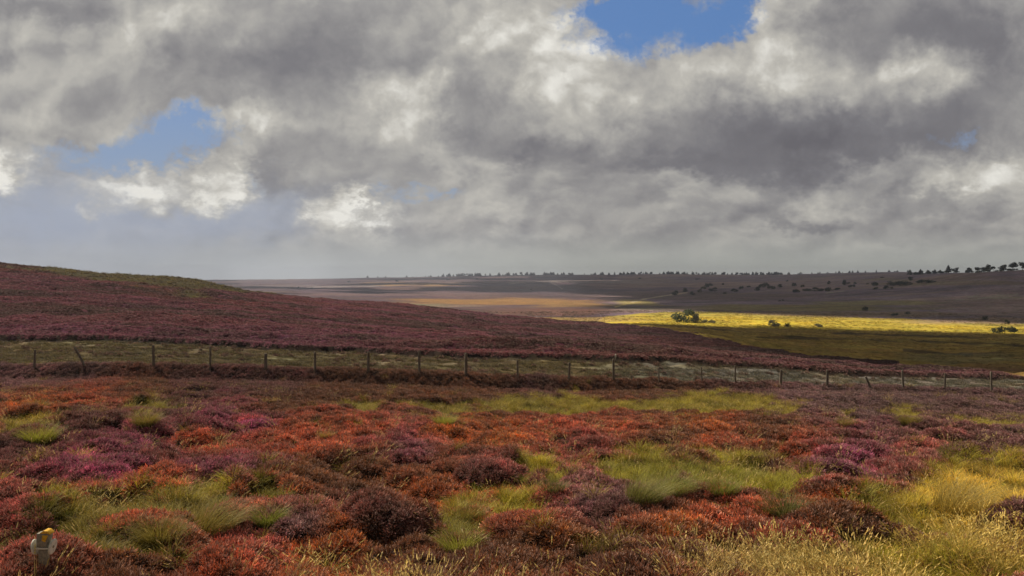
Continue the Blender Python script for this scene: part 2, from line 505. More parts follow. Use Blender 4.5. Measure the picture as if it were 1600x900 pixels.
# ---- mounds of heather: overlapping domes
mound = np.zeros_like(GX)
mid = np.full(GX.shape, -1, int)
edge = np.ones_like(GX)
NM = 9500
jr = []
ms = np.column_stack([rng.uniform(-1, 1, NM), rng.uniform(0, 1, NM)])
mY = 4.5 + (ms[:, 1] ** .62) * 43
mX = ms[:, 0] * .95 * (mY + 4)
mr_ = (.17 + .58 * rng.uniform(0, 1, NM) ** 2.0) * (.8 + mY * .014)
mh = mr_ * rng.uniform(.30, .62, NM) * np.interp(mY, [20, 40], [1, .7])
gz0 = samp(GZ, mX, mY)
mpx, mpy = to_px(mX, mY, gz0 + .15)
mcol = front_color(mpx + rng.normal(0, 18, NM), mpy + rng.normal(0, 7, NM))
mcol *= rng.uniform(.72, 1.25, (NM, 1)) * rng.uniform(.88, 1.12, (NM, 3))
WARPN = .62 + .85 * fbm(GX * 2.3, GYY * 2.3, 57, 3)
for k in range(NM):
    x, y, r = mX[k], mY[k], mr_[k]
    i0 = np.searchsorted(Yr, y - r * 1.3); i1 = np.searchsorted(Yr, y + r * 1.3)
    if i1 <= i0: continue
    gy = gY(np.array([y - r, y + r]))
    lo = min((x - r * 1.3) / gy[0], (x - r * 1.3) / gy[1]); hi = max((x + r * 1.3) / gy[0], (x + r * 1.3) / gy[1])
    j0 = np.searchsorted(W, lo); j1 = np.searchsorted(W, hi)
    if j1 <= j0: continue
    sx = GX[i0:i1, j0:j1] - x; sy = GYY[i0:i1, j0:j1] - y
    q = (sx * sx + sy * sy) / (r * r) * WARPN[i0:i1, j0:j1] ** 2
    hgt = mh[k] * np.sqrt(np.clip(1 - q, 0, 1)) ** .9
    cur = mound[i0:i1, j0:j1]
    sel = hgt > cur
    cur[sel] = hgt[sel]
    mid[i0:i1, j0:j1][sel] = k
stripf = strip > .5
mfac = (1 - .95 * sstep(.08, .7, grass)) * np.interp(GYY - fenceY, [-7, -2], [1, .3]) * np.where(GYY < fenceY + .3, 1, 0)
mound = mound * mfac
lump = ((fbm(GX * 3, GYY * 3, 51, 3) - .5) * .14 + (fbm(GX * .5, GYY * .5, 53, 2) - .5) * .45 * sstep(5, 8, GYY) * sstep(34, 24, GYY)) * (GYY < fenceY)
# hillside heather: low lumpy cushions elongated by the wind
hillz = (GYY >= STEPY) & (GYY < 300)
hl = ((fbm(GX * .35, GYY * .5, 61, 4, .6) - .5) * .8 + (fbm(GX * .05 + GYY * .05, GYY * .22, 63, 4, .55) - .5) * 1.5) * np.where(hillz, 1, 0) * sstep(0, 3, GYY - STEPY)
tuss = (fbm(GX * 1.1, GYY * 1.1, 71, 3) - .5) * .30 * strip + (fbm(GX * 1.8, GYY * 1.8, 73, 3) - .45) * .42 * sstep(.2, .7, grass)
GZ = GZ + mound + lump + hl + tuss

# surface normals of the sheet
dzdY = np.gradient(GZ, axis=0) / np.gradient(GYY, axis=0)
dXr = np.gradient(GX, axis=0) / np.gradient(GYY, axis=0)
dzdX = np.gradient(GZ, axis=1) / np.gradient(GX, axis=1)
NYv = dzdY - dzdX * dXr
NRM = np.dstack([-dzdX, -NYv, np.ones_like(GZ)])
NRM /= np.linalg.norm(NRM, axis=2, keepdims=True)

# ---- per-point ground colour
GC = np.zeros((NY, NX, 3))
peat_shade = np.array([.028, .018, .012])  # peat tone, kept near black to paint the step's shade too
litter_shade = np.array([.035, .022, .014])  # litter darkened in colour for the shade in gaps between mounds
gg = np.array([.13, .13, .025])
GC[:] = litter_shade
GC = GC * (1 - grass[..., None]) + gg * grass[..., None]
stripc = np.array([.105, .077, .036])[None, None] * (.2 + 1.6 * fbm(GX * 1.2, GYY * 1.8, 81, 4)[..., None])
greyc = np.array([.15, .138, .118])[None, None] * (.5 + .9 * fbm(GX * .9, GYY * 2.4, 84, 4)[..., None])
rt = sstep(880, 1120, PXg)[..., None]
bare = sstep(.60, .72, fbm(GX * .5, GYY * 1.5, 88, 4))[..., None]
sc_ = stripc * (1 - rt) + greyc * rt
sc_ = sc_ * (1 - bare * .7) + np.array([.26, .21, .14]) * bare * .7
GC = np.where((strip > .3)[..., None], sc_, GC)
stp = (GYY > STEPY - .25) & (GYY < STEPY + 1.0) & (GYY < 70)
GC = np.where(stp[..., None], peat_shade, GC)
hillm = GYY >= STEPY + 1.0


def curve(pts, x):
    p = np.array(pts, float)
    return np.interp(x, p[:, 0], p[:, 1])


# distance of the heather hill's outer edge along each sight line
hedge = curve([(-700, 232), (400, 235), (600, 235), (800, 235), (900, 175), (1000, 142), (1200, 101), (1400, 77), (1450, 66), (1500, 59), (1600, 50), (2500, 40)], PXg)
hedge = hedge * (1 + (fbm(GX * .03, GYY * .03, 91, 4) - .5) * .16)
hn = fbm(GX * .12, GYY * .3, 101, 4, .6)[..., None]
hill_c = np.array([.28, .072, .165]) * (1 - hn) + np.array([.22, .070, .060]) * hn
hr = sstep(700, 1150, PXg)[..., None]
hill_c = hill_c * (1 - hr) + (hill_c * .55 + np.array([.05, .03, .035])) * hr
hill_c = hill_c * (.75 + .5 * fbm(GX * .5, GYY * .9, 104, 3)[..., None])
# grassy crest on the left
crestY = curve([(0, 158), (100, 146), (180, 132), (300, 124), (400, 145), (460, 175)], PXg)
gcrest = sstep(-6, 6, GYY - crestY + (fbm(GX * .1, GYY * .1, 107, 4) - .5) * 40) * (1 - sstep(420, 520, PXg)) * (GYY < 300)
hill_c = hill_c * (1 - gcrest[..., None]) + np.array([.15, .115, .03]) * gcrest[..., None]
# olive field behind
fn = fbm(GX * .02, GYY * .05, 111, 5, .55)[..., None]
olive = np.array([.36, .27, .055]) * (1 - fn) + np.array([.45, .29, .075]) * fn
olive = olive * (.72 + .56 * fbm(GX * .06, GYY * .12, 113, 4)[..., None])
# valley floor of pale sunlit grass
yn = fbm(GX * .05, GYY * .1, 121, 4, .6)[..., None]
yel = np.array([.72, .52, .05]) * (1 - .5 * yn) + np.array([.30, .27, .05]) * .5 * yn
# far moor
mn = fbm(GX * .006, GYY * .006, 131, 5, .6)[..., None]
mn2 = fbm(GX * .02 + 9, GYY * .03, 133, 5, .6)[..., None]
moor = np.array([.25, .185, .225]) * (1 - sstep(.4, .65, mn)) + np.array([.34, .24, .215]) * sstep(.4, .65, mn)
moor = moor * (.35 + 1.3 * mn2)
pale = sstep(.55, .66, fbm(GX * .006 + 4, GYY * .016, 137, 5, .6))[..., None]
moor = moor * (1 - .6 * pale) + np.array([.34, .25, .20]) * .6 * pale
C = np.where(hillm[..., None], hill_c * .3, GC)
fmask = hillm & (GYY > hedge)
C = np.where(fmask[..., None], olive, C)
valley_near = curve([(-700, 900), (300, 900), (640, 900), (650, 415), (800, 400), (900, 365), (940, 345), (1000, 330), (1200, 322), (1400, 322), (1600, 315), (2500, 310)], PXg)
valley_far = curve([(-700, 900), (940, 400), (970, 415), (1000, 462), (1080, 470), (1200, 452), (1350, 440), (1500, 425), (1600, 415), (2500, 400)], PXg)
vy_n = (fbm(GX * .02, GYY * .02, 141, 4) - .5)
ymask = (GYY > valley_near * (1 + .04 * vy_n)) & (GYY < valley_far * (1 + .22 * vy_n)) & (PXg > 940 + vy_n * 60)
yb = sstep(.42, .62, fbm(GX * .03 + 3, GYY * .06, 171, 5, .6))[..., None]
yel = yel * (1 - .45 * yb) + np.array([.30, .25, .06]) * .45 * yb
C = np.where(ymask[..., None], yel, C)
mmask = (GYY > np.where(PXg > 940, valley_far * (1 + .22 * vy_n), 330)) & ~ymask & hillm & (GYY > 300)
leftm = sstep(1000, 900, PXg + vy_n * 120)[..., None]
moor = moor * (1 - .70 * leftm) * (1 + leftm * np.array([.12, -.06, -.02]))  # left moor darkened in its colour in place of cloud shade
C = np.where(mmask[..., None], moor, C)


def zone(mask, c, k=1.0):
    global C
    f = (np.clip(mask, 0, 1) * k)[..., None]
    C = C * (1 - f) + np.array(c) * f


pxw = PXg + (fbm(GX * .015, GYY * .015, 151, 4) - .5) * 120
pyw = PYg + (fbm(GX * .02, GYY * .01, 153, 4) - .5) * 7
far = (GYY > 260)


def blob(cx, cy, rx, ry, soft=.35):
    return sstep(1 + soft, 1 - soft, ell(cx, cy, rx, ry, pxw, pyw)) * far


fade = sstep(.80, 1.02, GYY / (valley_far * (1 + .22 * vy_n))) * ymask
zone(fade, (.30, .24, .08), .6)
zone(blob(1220, 481, 160, 6), (.30, .24, .06), .75)
zone(blob(1380, 474, 100, 3.5), (.33, .28, .10), .75)
zone(blob(1350, 491, 190, 4), (.32, .22, .12), .7)
zone(blob(1540, 501, 130, 4.5), (.34, .23, .15), .8)
zone(blob(1400, 483, 90, 3), (.20, .16, .07), .6)
zone(blob(1500, 443, 160, 3), (.25, .18, .10), .7)
zone(blob(1530, 435, 120, 2.5), (.22, .15, .12), .6)
zone(blob(1545, 464, 50, 1.5), (.36, .32, .22), .7)
zone(blob(1400, 437, 60, 2), (.27, .23, .13), .6)
zone(blob(780, 471, 150, 4.5), (.30, .16, .05), .9)  # sunlit orange streak painted into the moor colour, continued on the next line
zone(blob(880, 477, 60, 4), (.30, .17, .055), .8)
zone(blob(620, 460, 160, 3), (.17, .105, .10), .7)
zone(blob(700, 478, 70, 1.8), (.24, .17, .12), .8)
zone(blob(640, 444.5, 70, 2.5), (.29, .17, .07), .9)  # farther sunlit streak, painted into the moor colour
zone(blob(730, 442, 60, 1.5), (.2, .14, .1), .6)
zone(blob(900, 441, 130, 1.2), (.34, .29, .24), .5)
zone(blob(700, 489, 120, 4), (.12, .065, .05), .8)
zone(blob(860, 489, 80, 6), (.15, .07, .05), .9)
zone(blob(930, 500, 110, 3), (.48, .32, .09), .7)
zone(blob(640, 476, 60, 2.5), (.20, .18, .10), .7)
zone(blob(1000, 473, 40, 4), (.42, .33, .12), .85)  # sunny patch beside the track, its brightness put into the colour
zone(blob(985, 481, 60, 4), (.11, .10, .07), .6)
zone(blob(1100, 462, 180, 6), (.16, .11, .085), .6)
zone(blob(450, 447, 120, 1.5), (.17, .13, .13), .6)
# pale tracks and dark gullies on the far moor
for (pts, wd, c_, k_) in (([(985, 472), (1010, 467), (1040, 462), (1075, 457)], 1.0, (.55, .46, .32), .9), ([(960, 480), (985, 474), (1003, 471)], 1.6, (.55, .43, .16), .8),
                      ([(1490, 469), (1525, 467), (1545, 463), (1590, 459)], .9, (.40, .36, .27), .8), ([(1510, 463), (1530, 462)], .8, (.42, .38, .28), .8),
                      ([(800, 440), (900, 438.5), (1000, 439)], .6, (.38, .33, .30), .6), ([(860, 441), (872, 447), (880, 452)], .8, (.33, .28, .26), .6),
                      ([(980, 441), (1010, 446)], .7, (.35, .30, .27), .6), ([(1290, 457), (1320, 454)], .7, (.42, .38, .28), .7), ([(1400, 447), (1450, 444), (1500, 441)], .9, (.34, .30, .20), .6),
                      ([(1460, 440), (1600, 437)], .9, (.30, .24, .15), .5), ([(560, 473), (700, 489), (800, 497)], 1.0, (.10, .06, .045), .6), ([(480, 449), (600, 447)], .6, (.36, .32, .30), .6),
                      ([(1200, 432), (1300, 433)], .6, (.16, .17, .14), .5), ([(940, 474), (1000, 482), (1060, 486)], 1.2, (.12, .11, .07), .6), ([(1090, 489), (1200, 483), (1330, 479)], 1.0, (.13, .12, .06), .5)):
    yy = curve(pts, PXg)
    e = np.abs(PYg + (fbm(GX * .02, GYY * .02, 167, 4) - .5) * 2.5 - yy) / wd
    zone(sstep(1.3, .4, e) * (PXg > pts[0][0]) * (PXg < pts[-1][0]) * (GYY > 250) * (GYY < 3600), c_, k_)
# near-field drains and damp lines in the olive field
for (pts, wd) in (([(1180, 528), (1300, 531), (1450, 535), (1600, 542)], 1.6), ([(1410, 550), (1450, 552), (1520, 558)], 2.2), ([(900, 503), (1100, 515), (1200, 522)], 1.2), ([(1300, 522), (1600, 531)], 1.0)):
    yy = curve(pts, PXg)
    e = np.abs(PYg + (fbm(GX * .1, GYY * .1, 161, 3) - .5) * 4 - yy) / wd
    zone(sstep(1.3, .5, e) * fmask * (PXg > pts[0][0]) * (PXg < pts[-1][0]) * (GYY < 320), (.05, .035, .022), .75)
zone(sstep(1.2, .6, ell(1500, 562, 120, 9, pxw, pyw)) * fmask * (GYY < 300), (.23, .20, .10), .6)
zone(sstep(1.3, .5, ell(1560, 580, 140, 10, pxw, pyw)) * fmask * (GYY < 300), (.17, .09, .065), .7)

# ------------------------------------------------------------------ materials
def mat_new(name):
    m = bpy.data.materials.new(name)
    m.use_nodes = True
    return m, NG(m.node_tree)


def finish(g_, base, rough=.85, normal=None, spec=.15, trans=None):
    p = g_.n('ShaderNodeBsdfPrincipled')
    g_.set(p.inputs['Base Color'], base)
    g_.set(p.inputs['Roughness'], rough)
    p.inputs['Specular IOR Level'].default_value = spec
    if normal is not None:
        g_.nt.links.new(normal, p.inputs['Normal'])
    sh = p.outputs[0]
    if trans:
        t = g_.n('ShaderNodeBsdfTranslucent')
        g_.set(t.inputs[0], base)
        mx = g_.n('ShaderNodeMixShader')
        mx.inputs[0].default_value = trans
        g_.nt.links.new(sh, mx.inputs[1]); g_.nt.links.new(t.outputs[0], mx.inputs[2])
        sh = mx.outputs[0]
    o = g_.n('ShaderNodeOutputMaterial')
    g_.nt.links.new(sh, o.inputs[0])
    return p


def bump(g_, h, strength=.5, dist=.05):
    b = g_.n('ShaderNodeBump')
    g_.set(b.inputs['Height'], h)
    b.inputs['Strength'].default_value = strength
    b.inputs['Distance'].default_value = dist
    return b.outputs[0]


m_ground, g = mat_new('moor_ground')
tcn = g.n('ShaderNodeTexCoord').outputs['Object']
base = g.attr('gcol')
n1 = g.noise(tcn, .35, 6, .62)
n2 = g.noise(tcn, 2.2, 6, .62)
n3 = g.noise(tcn, .06, 7, .65)
f = g.m('MULTIPLY', g.mr(n1, .3, .7, .62, 1.4), g.m('MULTIPLY', g.mr(n2, .3, .7, .7, 1.32), g.mr(n3, .3, .7, .72, 1.28)))
base = g.mix(1.0, base, g.xyz(f, f, f), 'MULTIPLY')
hueN = g.noise(g.v('ADD', tcn, (40, 9, 3)), .15, 6, .6, col=True)
base = g.mix(1.0, base, g.v('ADD', g.v('SCALE', hueN, .5), (.75, .75, .75)), 'MULTIPLY')
finish(g, base, .95, bump(g, g.m('ADD', g.m('MULTIPLY', n1, .8), g.m('MULTIPLY', n2, .25)), .9, .5), spec=.05)


def plant_mat(name, root, k0, k1, trans, rough=.75, spec=.2, tip=(.72, .50, .42)):
    m, g = mat_new(name)
    pc = g.attr('pc')
    pr, pg, pb = g.sep(pc)
    ic = g.attr('col', 'INSTANCER')
    tint = g.mr(pg, 0, 1, .28, 2.0)
    c = g.mix(1.0, ic, g.xyz(tint, tint, tint), 'MULTIPLY')
    c = g.mix(g.m('MULTIPLY', pb, 1.0), c, g.mix(.5, c, tip))
    c = g.mix(g.mr(pr, k0, k1, 1, 0), c, root)  # dark stem colour, deepened to paint shade between sprigs and blades
    finish(g, c, rough, spec=spec, trans=trans)
    return m


m_heath = plant_mat('heather_sprigs', (.030, .020, .011), .35, .92, .15)
m_grass = plant_mat('grass_blades', (.035, .038, .012), .0, .6, .3, .6, .25, (.62, .48, .12))

# ------------------------------------------------------------------ the ground sheet
ii, jj = np.meshgrid(np.arange(NY - 1), np.arange(NX - 1), indexing='ij')
a = (ii * NX + jj).ravel()
F = np.column_stack([a, a + 1, a + NX + 1, a + NX])
me = mesh_np('ground', np.column_stack([GX.ravel(), GYY.ravel(), GZ.ravel()]), F, m_ground, smooth=True)
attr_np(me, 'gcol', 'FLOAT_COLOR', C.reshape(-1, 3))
ground = tag(obj('ground', me), kind='structure')

# ------------------------------------------------------------------ air
HAZE = 1.6e-4
hv = np.array([(x, y, z) for x in (-7200, 7200) for y in (-420, 3900) for z in (-260, 60)], float)
hf = np.array([(0, 1, 3, 2), (4, 6, 7, 5), (0, 4, 5, 1), (2, 3, 7, 6), (0, 2, 6, 4), (1, 5, 7, 3)])
m_haze = bpy.data.materials.new('haze_air'); m_haze.use_nodes = True
nt = m_haze.node_tree; nt.nodes.clear()
pv = nt.nodes.new('ShaderNodeVolumePrincipled'); pv.inputs['Color'].default_value = (.70, .80, 1.0, 1)
pv.inputs['Density'].default_value = HAZE; pv.inputs['Anisotropy'].default_value = .2
om = nt.nodes.new('ShaderNodeOutputMaterial'); nt.links.new(pv.outputs[0], om.inputs['Volume'])
tag(obj('haze', mesh_np('haze', hv, hf, m_haze)), 'thin pale haze lying over the moor', kind='stuff')

# ------------------------------------------------------------------ unseen clouds added overhead, shaped to shade chosen parts of the moor
m_cloud, g = mat_new('shade_cloud_shell')
finish(g, (.85, .85, .86), 1.0, spec=0.0, trans=.5)


def cloud(name, x0, x1, y0, y1, step, maskf, alt, thick, seed):
    """closed lumpy cloud body standing where its shade covers the ground wherever maskf > 0"""
    xs = np.arange(x0, x1 + step, step); ys = np.arange(y0, y1 + step, step)
    A, B = np.meshgrid(xs, ys)
    M = maskf(A, B)
    zg = samp(GZ, A, B)
    k = (alt - zg) / SUN.z
    CX = A + SUN.x * k; CY = B + SUN.y * k
    t = np.sqrt(np.clip(M, 0, 1)) * thick
    l1 = fbm(A / 160, B / 160, seed, 5, .6); l2 = fbm(A / 120 + 5, B / 120, seed + 3, 4, .55)
    top = alt + t * (.5 + 1.4 * l1); bot = alt - t * (.08 + .3 * l2)
    n = A.size; ny, nx = A.shape
    V = np.concatenate([np.column_stack([CX.ravel(), CY.ravel(), top.ravel()]), np.column_stack([CX.ravel(), CY.ravel(), bot.ravel()])])
    i, j = np.meshgrid(np.arange(ny - 1), np.arange(nx - 1), indexing='ij')
    a = (i * nx + j).ravel()
    q = np.column_stack([a, a + 1, a + nx + 1, a + nx])
    ok = (M.ravel()[q] > 0).any(1)
    q = q[ok]
    Fa = np.concatenate([q, q[:, ::-1] + n])
    used = np.unique(Fa); rem = np.full(2 * n, -1); rem[used] = np.arange(len(used))
    me = mesh_np(name, V[used], rem[Fa], m_cloud, smooth=True)
    return tag(obj(name, me), kind='structure')


def shade_front(A, B):
    w_ = (fbm(A / 60, B / 60, 301, 4) - .5)
    left = np.interp(B, [60, 150, 330], [22, 34, 44])
    return np.minimum(np.minimum((B - 62 + w_ * 20) / 30, (np.interp(A, [0, 60, 130, 220, 500], [345, 333, 322, 318, 300]) - B + w_ * 34 + (fbm(A / 14, B / 14, 303, 3) - .5) * 16) / 30), (A - left + w_ * 20) / 30)


def gap(A, B, cx, cy, rx, ry, rot=0.0):
    c, s_ = math.cos(rot), math.sin(rot)
    x = (A - cx) * c + (B - cy) * s_; y = -(A - cx) * s_ + (B - cy) * c
    return np.sqrt((x / rx) ** 2 + (y / ry) ** 2) - 1


def shade_far(A, B):
    w_ = (fbm(A / 150, B / 150, 311, 5) - .5)
    near = np.interp(A, [-600, -80, 40, 60, 120, 200, 400], [520, 540, 500, 478, 478, 455, 415])
    m = np.minimum((B - near + w_ * 60) / 60, (3300 - B) / 200)
    for q in ((95, 640, 45, 45, 0), (170, 1900, 200, 60, 0), (60, 480, 60, 40, 0), (500, 1400, 130, 60, 0)):
        m = np.minimum(m, gap(A, B, *q) * 1.2 + w_ * 1.6 + (fbm(A / 40, B / 40, 317, 3) - .5) * .8)
    # the land on the left lies in the open; a few drifting fragments shade it
    lf = np.interp(B, [480, 700, 1200, 2000, 3300], [62, 90, 130, 120, -100]) + w_ * 160
    frag = (fbm(A / 300, B / 260, 319, 4) - .60) * 8
    m = np.minimum(m, np.maximum((A - lf) / 60, np.where(B > 900, frag, -1)))
    return np.minimum(m, (A + B * .55 + 120 + w_ * 200) / 120)


cloud('cloud', 0, 700, 30, 380, 12, shade_front, 1500, 90, 320)
cloud('cloud', -1900, 3300, 380, 3400, 26, shade_far, 2300, 200, 330)

# ------------------------------------------------------------------ scatter machinery (ground cover nobody could count)
def rot_to(nrm, spin):
    """euler (XYZ) turning +Z to nrm with a spin; arrays"""
    # rotation = Rz(az)*Ry(tilt)*Rz(spin)  -> express as euler via matrices
    az = np.arctan2(nrm[:, 1], nrm[:, 0]); ti = np.arccos(np.clip(nrm[:, 2], -1, 1))
    ca, sa, ct, st, cs, ss = np.cos(az), np.sin(az), np.cos(ti), np.sin(ti), np.cos(spin), np.sin(spin)
    m00 = ca * ct * cs - sa * ss; m10 = sa * ct * cs + ca * ss; m20 = -st * cs
    m21 = st * ss; m22 = ct
    ey = np.arcsin(np.clip(-m20, -1, 1)); ex = np.arctan2(m21, m22); ez = np.arctan2(m10, m00)
    return np.column_stack([ex, ey, ez])


def proto_collection(name, meshes):
    c = bpy.data.collections.new(name)
    for i, m in enumerate(meshes):
        o = bpy.data.objects.new('%s_%02d' % (name, i), m)
        c.objects.link(o)
    return c


def scatter(name, pts, rot, scl, idx_, colr, coll, label, cat):
    me = mesh_np(name, pts, [])
    attr_np(me, 'rot', 'FLOAT_VECTOR', rot)
    attr_np(me, 'scl', 'FLOAT_VECTOR', scl)
    attr_np(me, 'pick', 'INT', idx_)
    attr_np(me, 'col', 'FLOAT_COLOR', colr)
    o = tag(obj(name, me), label, cat, kind='stuff')
    ng = bpy.data.node_groups.new(name + '_nodes', 'GeometryNodeTree')
    ng.interface.new_socket('Geometry', in_out='INPUT', socket_type='NodeSocketGeometry')
    ng.interface.new_socket('Geometry', in_out='OUTPUT', socket_type='NodeSocketGeometry')
    N = ng.nodes; L = ng.links
    gi = N.new('NodeGroupInput'); go = N.new('NodeGroupOutput')
    mp = N.new('GeometryNodeMeshToPoints')
    ci = N.new('GeometryNodeCollectionInfo')
    ci.inputs[0].default_value = coll
    ci.inputs['Separate Children'].default_value = True
    ci.inputs['Reset Children'].default_value = True
    iop = N.new('GeometryNodeInstanceOnPoints')
    iop.inputs['Pick Instance'].default_value = True

    def na(nm, t):
        q = N.new('GeometryNodeInputNamedAttribute'); q.data_type = t
        q.inputs['Name'].default_value = nm
        return q.outputs[0]
    e2r = N.new('FunctionNodeEulerToRotation')
    L.new(na('rot', 'FLOAT_VECTOR'), e2r.inputs[0])
    L.new(gi.outputs[0], mp.inputs['Mesh'])
    L.new(mp.outputs[0], iop.inputs['Points'])
    L.new(ci.outputs[0], iop.inputs['Instance'])
    L.new(na('pick', 'INT'), iop.inputs['Instance Index'])
    L.new(e2r.outputs[0], iop.inputs['Rotation'])
    L.new(na('scl', 'FLOAT_VECTOR'), iop.inputs['Scale'])
    L.new(iop.outputs[0], go.inputs[0])
    md = o.modifiers.new('scatter', 'NODES'); md.node_group = ng
    return o


# prototypes ---------------------------------------------------------
def sprig_mesh(seed, n=46, rad=.15, flat=.8, wid=.011, lobe=.45):
    """a tuft of heather: woody stems fanning out, each ending in a spike of small leaf/flower clumps"""
    r = np.random.default_rng(seed)
    V, Fq, pc = [], [], []
    for k in range(n):
        th = r.uniform(0, 2 * math.pi); ph = math.acos(r.uniform(.12, 1))
        dirv = np.array([math.sin(ph) * math.cos(th), math.sin(ph) * math.sin(th), math.cos(ph) * flat])
        L = rad * r.uniform(.75, 1.25)
        tip = dirv * L
        rv = r.uniform(0, 1); fl = 1.0 if r.uniform() < .3 else r.uniform(0, .4)
        # flower spike: three stacked twisted quads along the outer part
        ax = dirv / np.linalg.norm(dirv)
        s = np.cross(ax, r.normal(size=3)); s /= np.linalg.norm(s); t = np.cross(ax, s)
        for q in range(3):
            a0 = tip * (.42 + .2 * q); a1 = tip * (.42 + .2 * (q + 1) + .08)
            ww = wid * (1.15 - .25 * q) * r.uniform(.8, 1.3)
            sd = s if q % 2 == 0 else t
            off = r.normal(size=3) * wid * .6
            b = len(V)
            V += [a0 + off - sd * ww * .5, a0 + off + sd * ww * .5 * .4, a1 + off + sd * ww, a1 + off - sd * ww * .3]
            hh = (.42 + .2 * q, .42 + .2 * (q + 1))
            pc += [(hh[0], rv, fl), (hh[0], rv, fl), (hh[1], rv, fl), (hh[1], rv, fl)]
            Fq.append((b, b + 1, b + 2, b + 3))
        if k % 2 == 0:
            b = len(V)
            V += [np.array([0, 0, -.03]) - s * .003, np.array([0, 0, -.03]) + s * .003, tip * .6 + s * .002, tip * .6 - s * .002]
            pc += [(0, rv, 0), (0, rv, 0), (.3, rv, 0), (.3, rv, 0)]
            Fq.append((b, b + 1, b + 2, b + 3))
    me = mesh_np('heather_tuft', np.array(V), np.array(Fq), m_heath)
    attr_np(me, 'pc', 'FLOAT_COLOR', np.array(pc))
    return me


def blade_mesh(seed, n=60, rad=.08, L0=.3, L1=.55, wid=.006, spread=.9, droop=.5, lean=(0, 0), mat=None, heads=0.0, name='grass_tuft', segs=4, rectbase=None):
    r = np.random.default_rng(seed)
    V, Fq, pc = [], [], []
    for k in range(n):
        th = r.uniform(0, 2 * math.pi)
        if rectbase:
            b0 = np.array([r.uniform(-1, 1) * rectbase, r.uniform(-1, 1) * rectbase, 0])
            rr = r.uniform(0, 1)
        else:
            rr = math.sqrt(r.uniform(0, 1)); b0 = np.array([math.cos(th) * rr * rad, math.sin(th) * rr * rad, 0])
        th2 = th + r.normal(0, .5)
        out = np.array([math.cos(th2), math.sin(th2), 0]) * (.25 + rr) * spread * r.uniform(.4, 1.2) + np.array([lean[0], lean[1], 0])
        L = r.uniform(L0, L1)
        side = np.array([-out[1], out[0], 0]) + r.normal(size=3) * .3
        side /= np.linalg.norm(side) + 1e-6
        rv = r.uniform(0, 1)
        pts = []
        dirv = np.array([out[0] * .35, out[1] * .35, 1.0])
        p = b0.copy()
        for q in range(segs + 1):
            pts.append(p.copy())
            dn = dirv / np.linalg.norm(dirv)
            p = p + dn * L / segs
            dirv = dirv + np.array([out[0], out[1], -droop * (q + 1) / segs]) * (1.6 / segs)
        b = len(V)
        for q, pt in enumerate(pts):
            t = q / segs
            w = wid * (1 - .85 * t) * .5
            V += [pt - side * w, pt + side * w]
            dead = .9 if rv > .84 else (0 if t < .6 else (t - .6))
            pc += [(t, rv, dead)] * 2
        for q in range(segs):
            Fq.append((b + 2 * q, b + 2 * q + 1, b + 2 * q + 3, b + 2 * q + 2))
        if r.uniform() < heads:
            hd = pts[-1]; ax = (pts[-1] - pts[-2]); ax /= np.linalg.norm(ax)
            for q in range(4):
                s = np.cross(ax, r.normal(size=3)); s /= np.linalg.norm(s)
                c0 = hd - ax * (.02 * q)
                b = len(V)
                V += [c0, c0 + s * .008 + ax * .012, c0 + ax * .034 + s * .004, c0 - s * .005 + ax * .014]
                pc += [(1, rv, .8)] * 4
                Fq.append((b, b + 1, b + 2, b + 3))
    me = mesh_np(name, np.array(V), np.array(Fq), mat or m_grass)
    attr_np(me, 'pc', 'FLOAT_COLOR', np.array(pc))
    return me


heath_protos = proto_collection('heather_tuft', [sprig_mesh(100 + k, 60, .115, .9, .0085) for k in range(5)])
heath_far = proto_collection('heather_clump', [sprig_mesh(200 + k, 46, .34, .55, .034) for k in range(4)])
grass_protos = proto_collection('grass_tuft', [blade_mesh(300 + k, 70, .10, .12, .34, .0055, 1.1, .95) for k in range(5)])
straw_protos = proto_collection('straw_tuft', [blade_mesh(400 + k, 16, .12, .25, .55, .0042, .35, .5, (.35, 0), heads=.8) for k in range(5)])
short_protos = proto_collection('short_grass', [blade_mesh(500 + k, 40, .22, .06, .18, .014, 1.1, .8, segs=3) for k in range(4)])


def pick_points(n, y0, y1, wmax=.86, power=1.0):
    """random points, density falling with distance as Y^-power (power 0 = even)"""
    t = rng.uniform(0, 1, n)
    e = 2 - power
    Y = ((y0 + 4) ** e + t * ((y1 + 4) ** e - (y0 + 4) ** e)) ** (1 / e) - 4
    X = rng.uniform(-wmax, wmax, n) * (Y + 4)
    return X, Y


def scatter_on(name, coll, nproto, X, Y, keep, colr, smin, smax, tilt, label, cat, sink=.02, zs=None, spin=None):
    X = X[keep]; Y = Y[keep]; colr = colr[keep]
    n = len(X)
    Z = samp(GZ, X, Y)
    N_ = samp(NRM, X, Y)
    N_ = N_ * tilt + np.array([0, 0, 1.0]) * (1 - tilt) + rng.normal(0, .12, (n, 3))
    N_ /= np.linalg.norm(N_, axis=1, keepdims=True)
    s = rng.uniform(0, 1, n) * (smax[keep] - smin[keep] if hasattr(smax, '__len__') else smax - smin) + (smin[keep] if hasattr(smin, '__len__') else smin)
    S = np.column_stack([s, s, s * (zs if zs is not None else 1)])
    sp = rng.uniform(0, 2 * math.pi, n) if spin is None else rng.normal(0, spin, n)
    print(name, n)
    return scatter(name, np.column_stack([X, Y, Z - sink]), rot_to(N_, sp), S, rng.integers(0, nproto, n), colr, coll, label, cat)


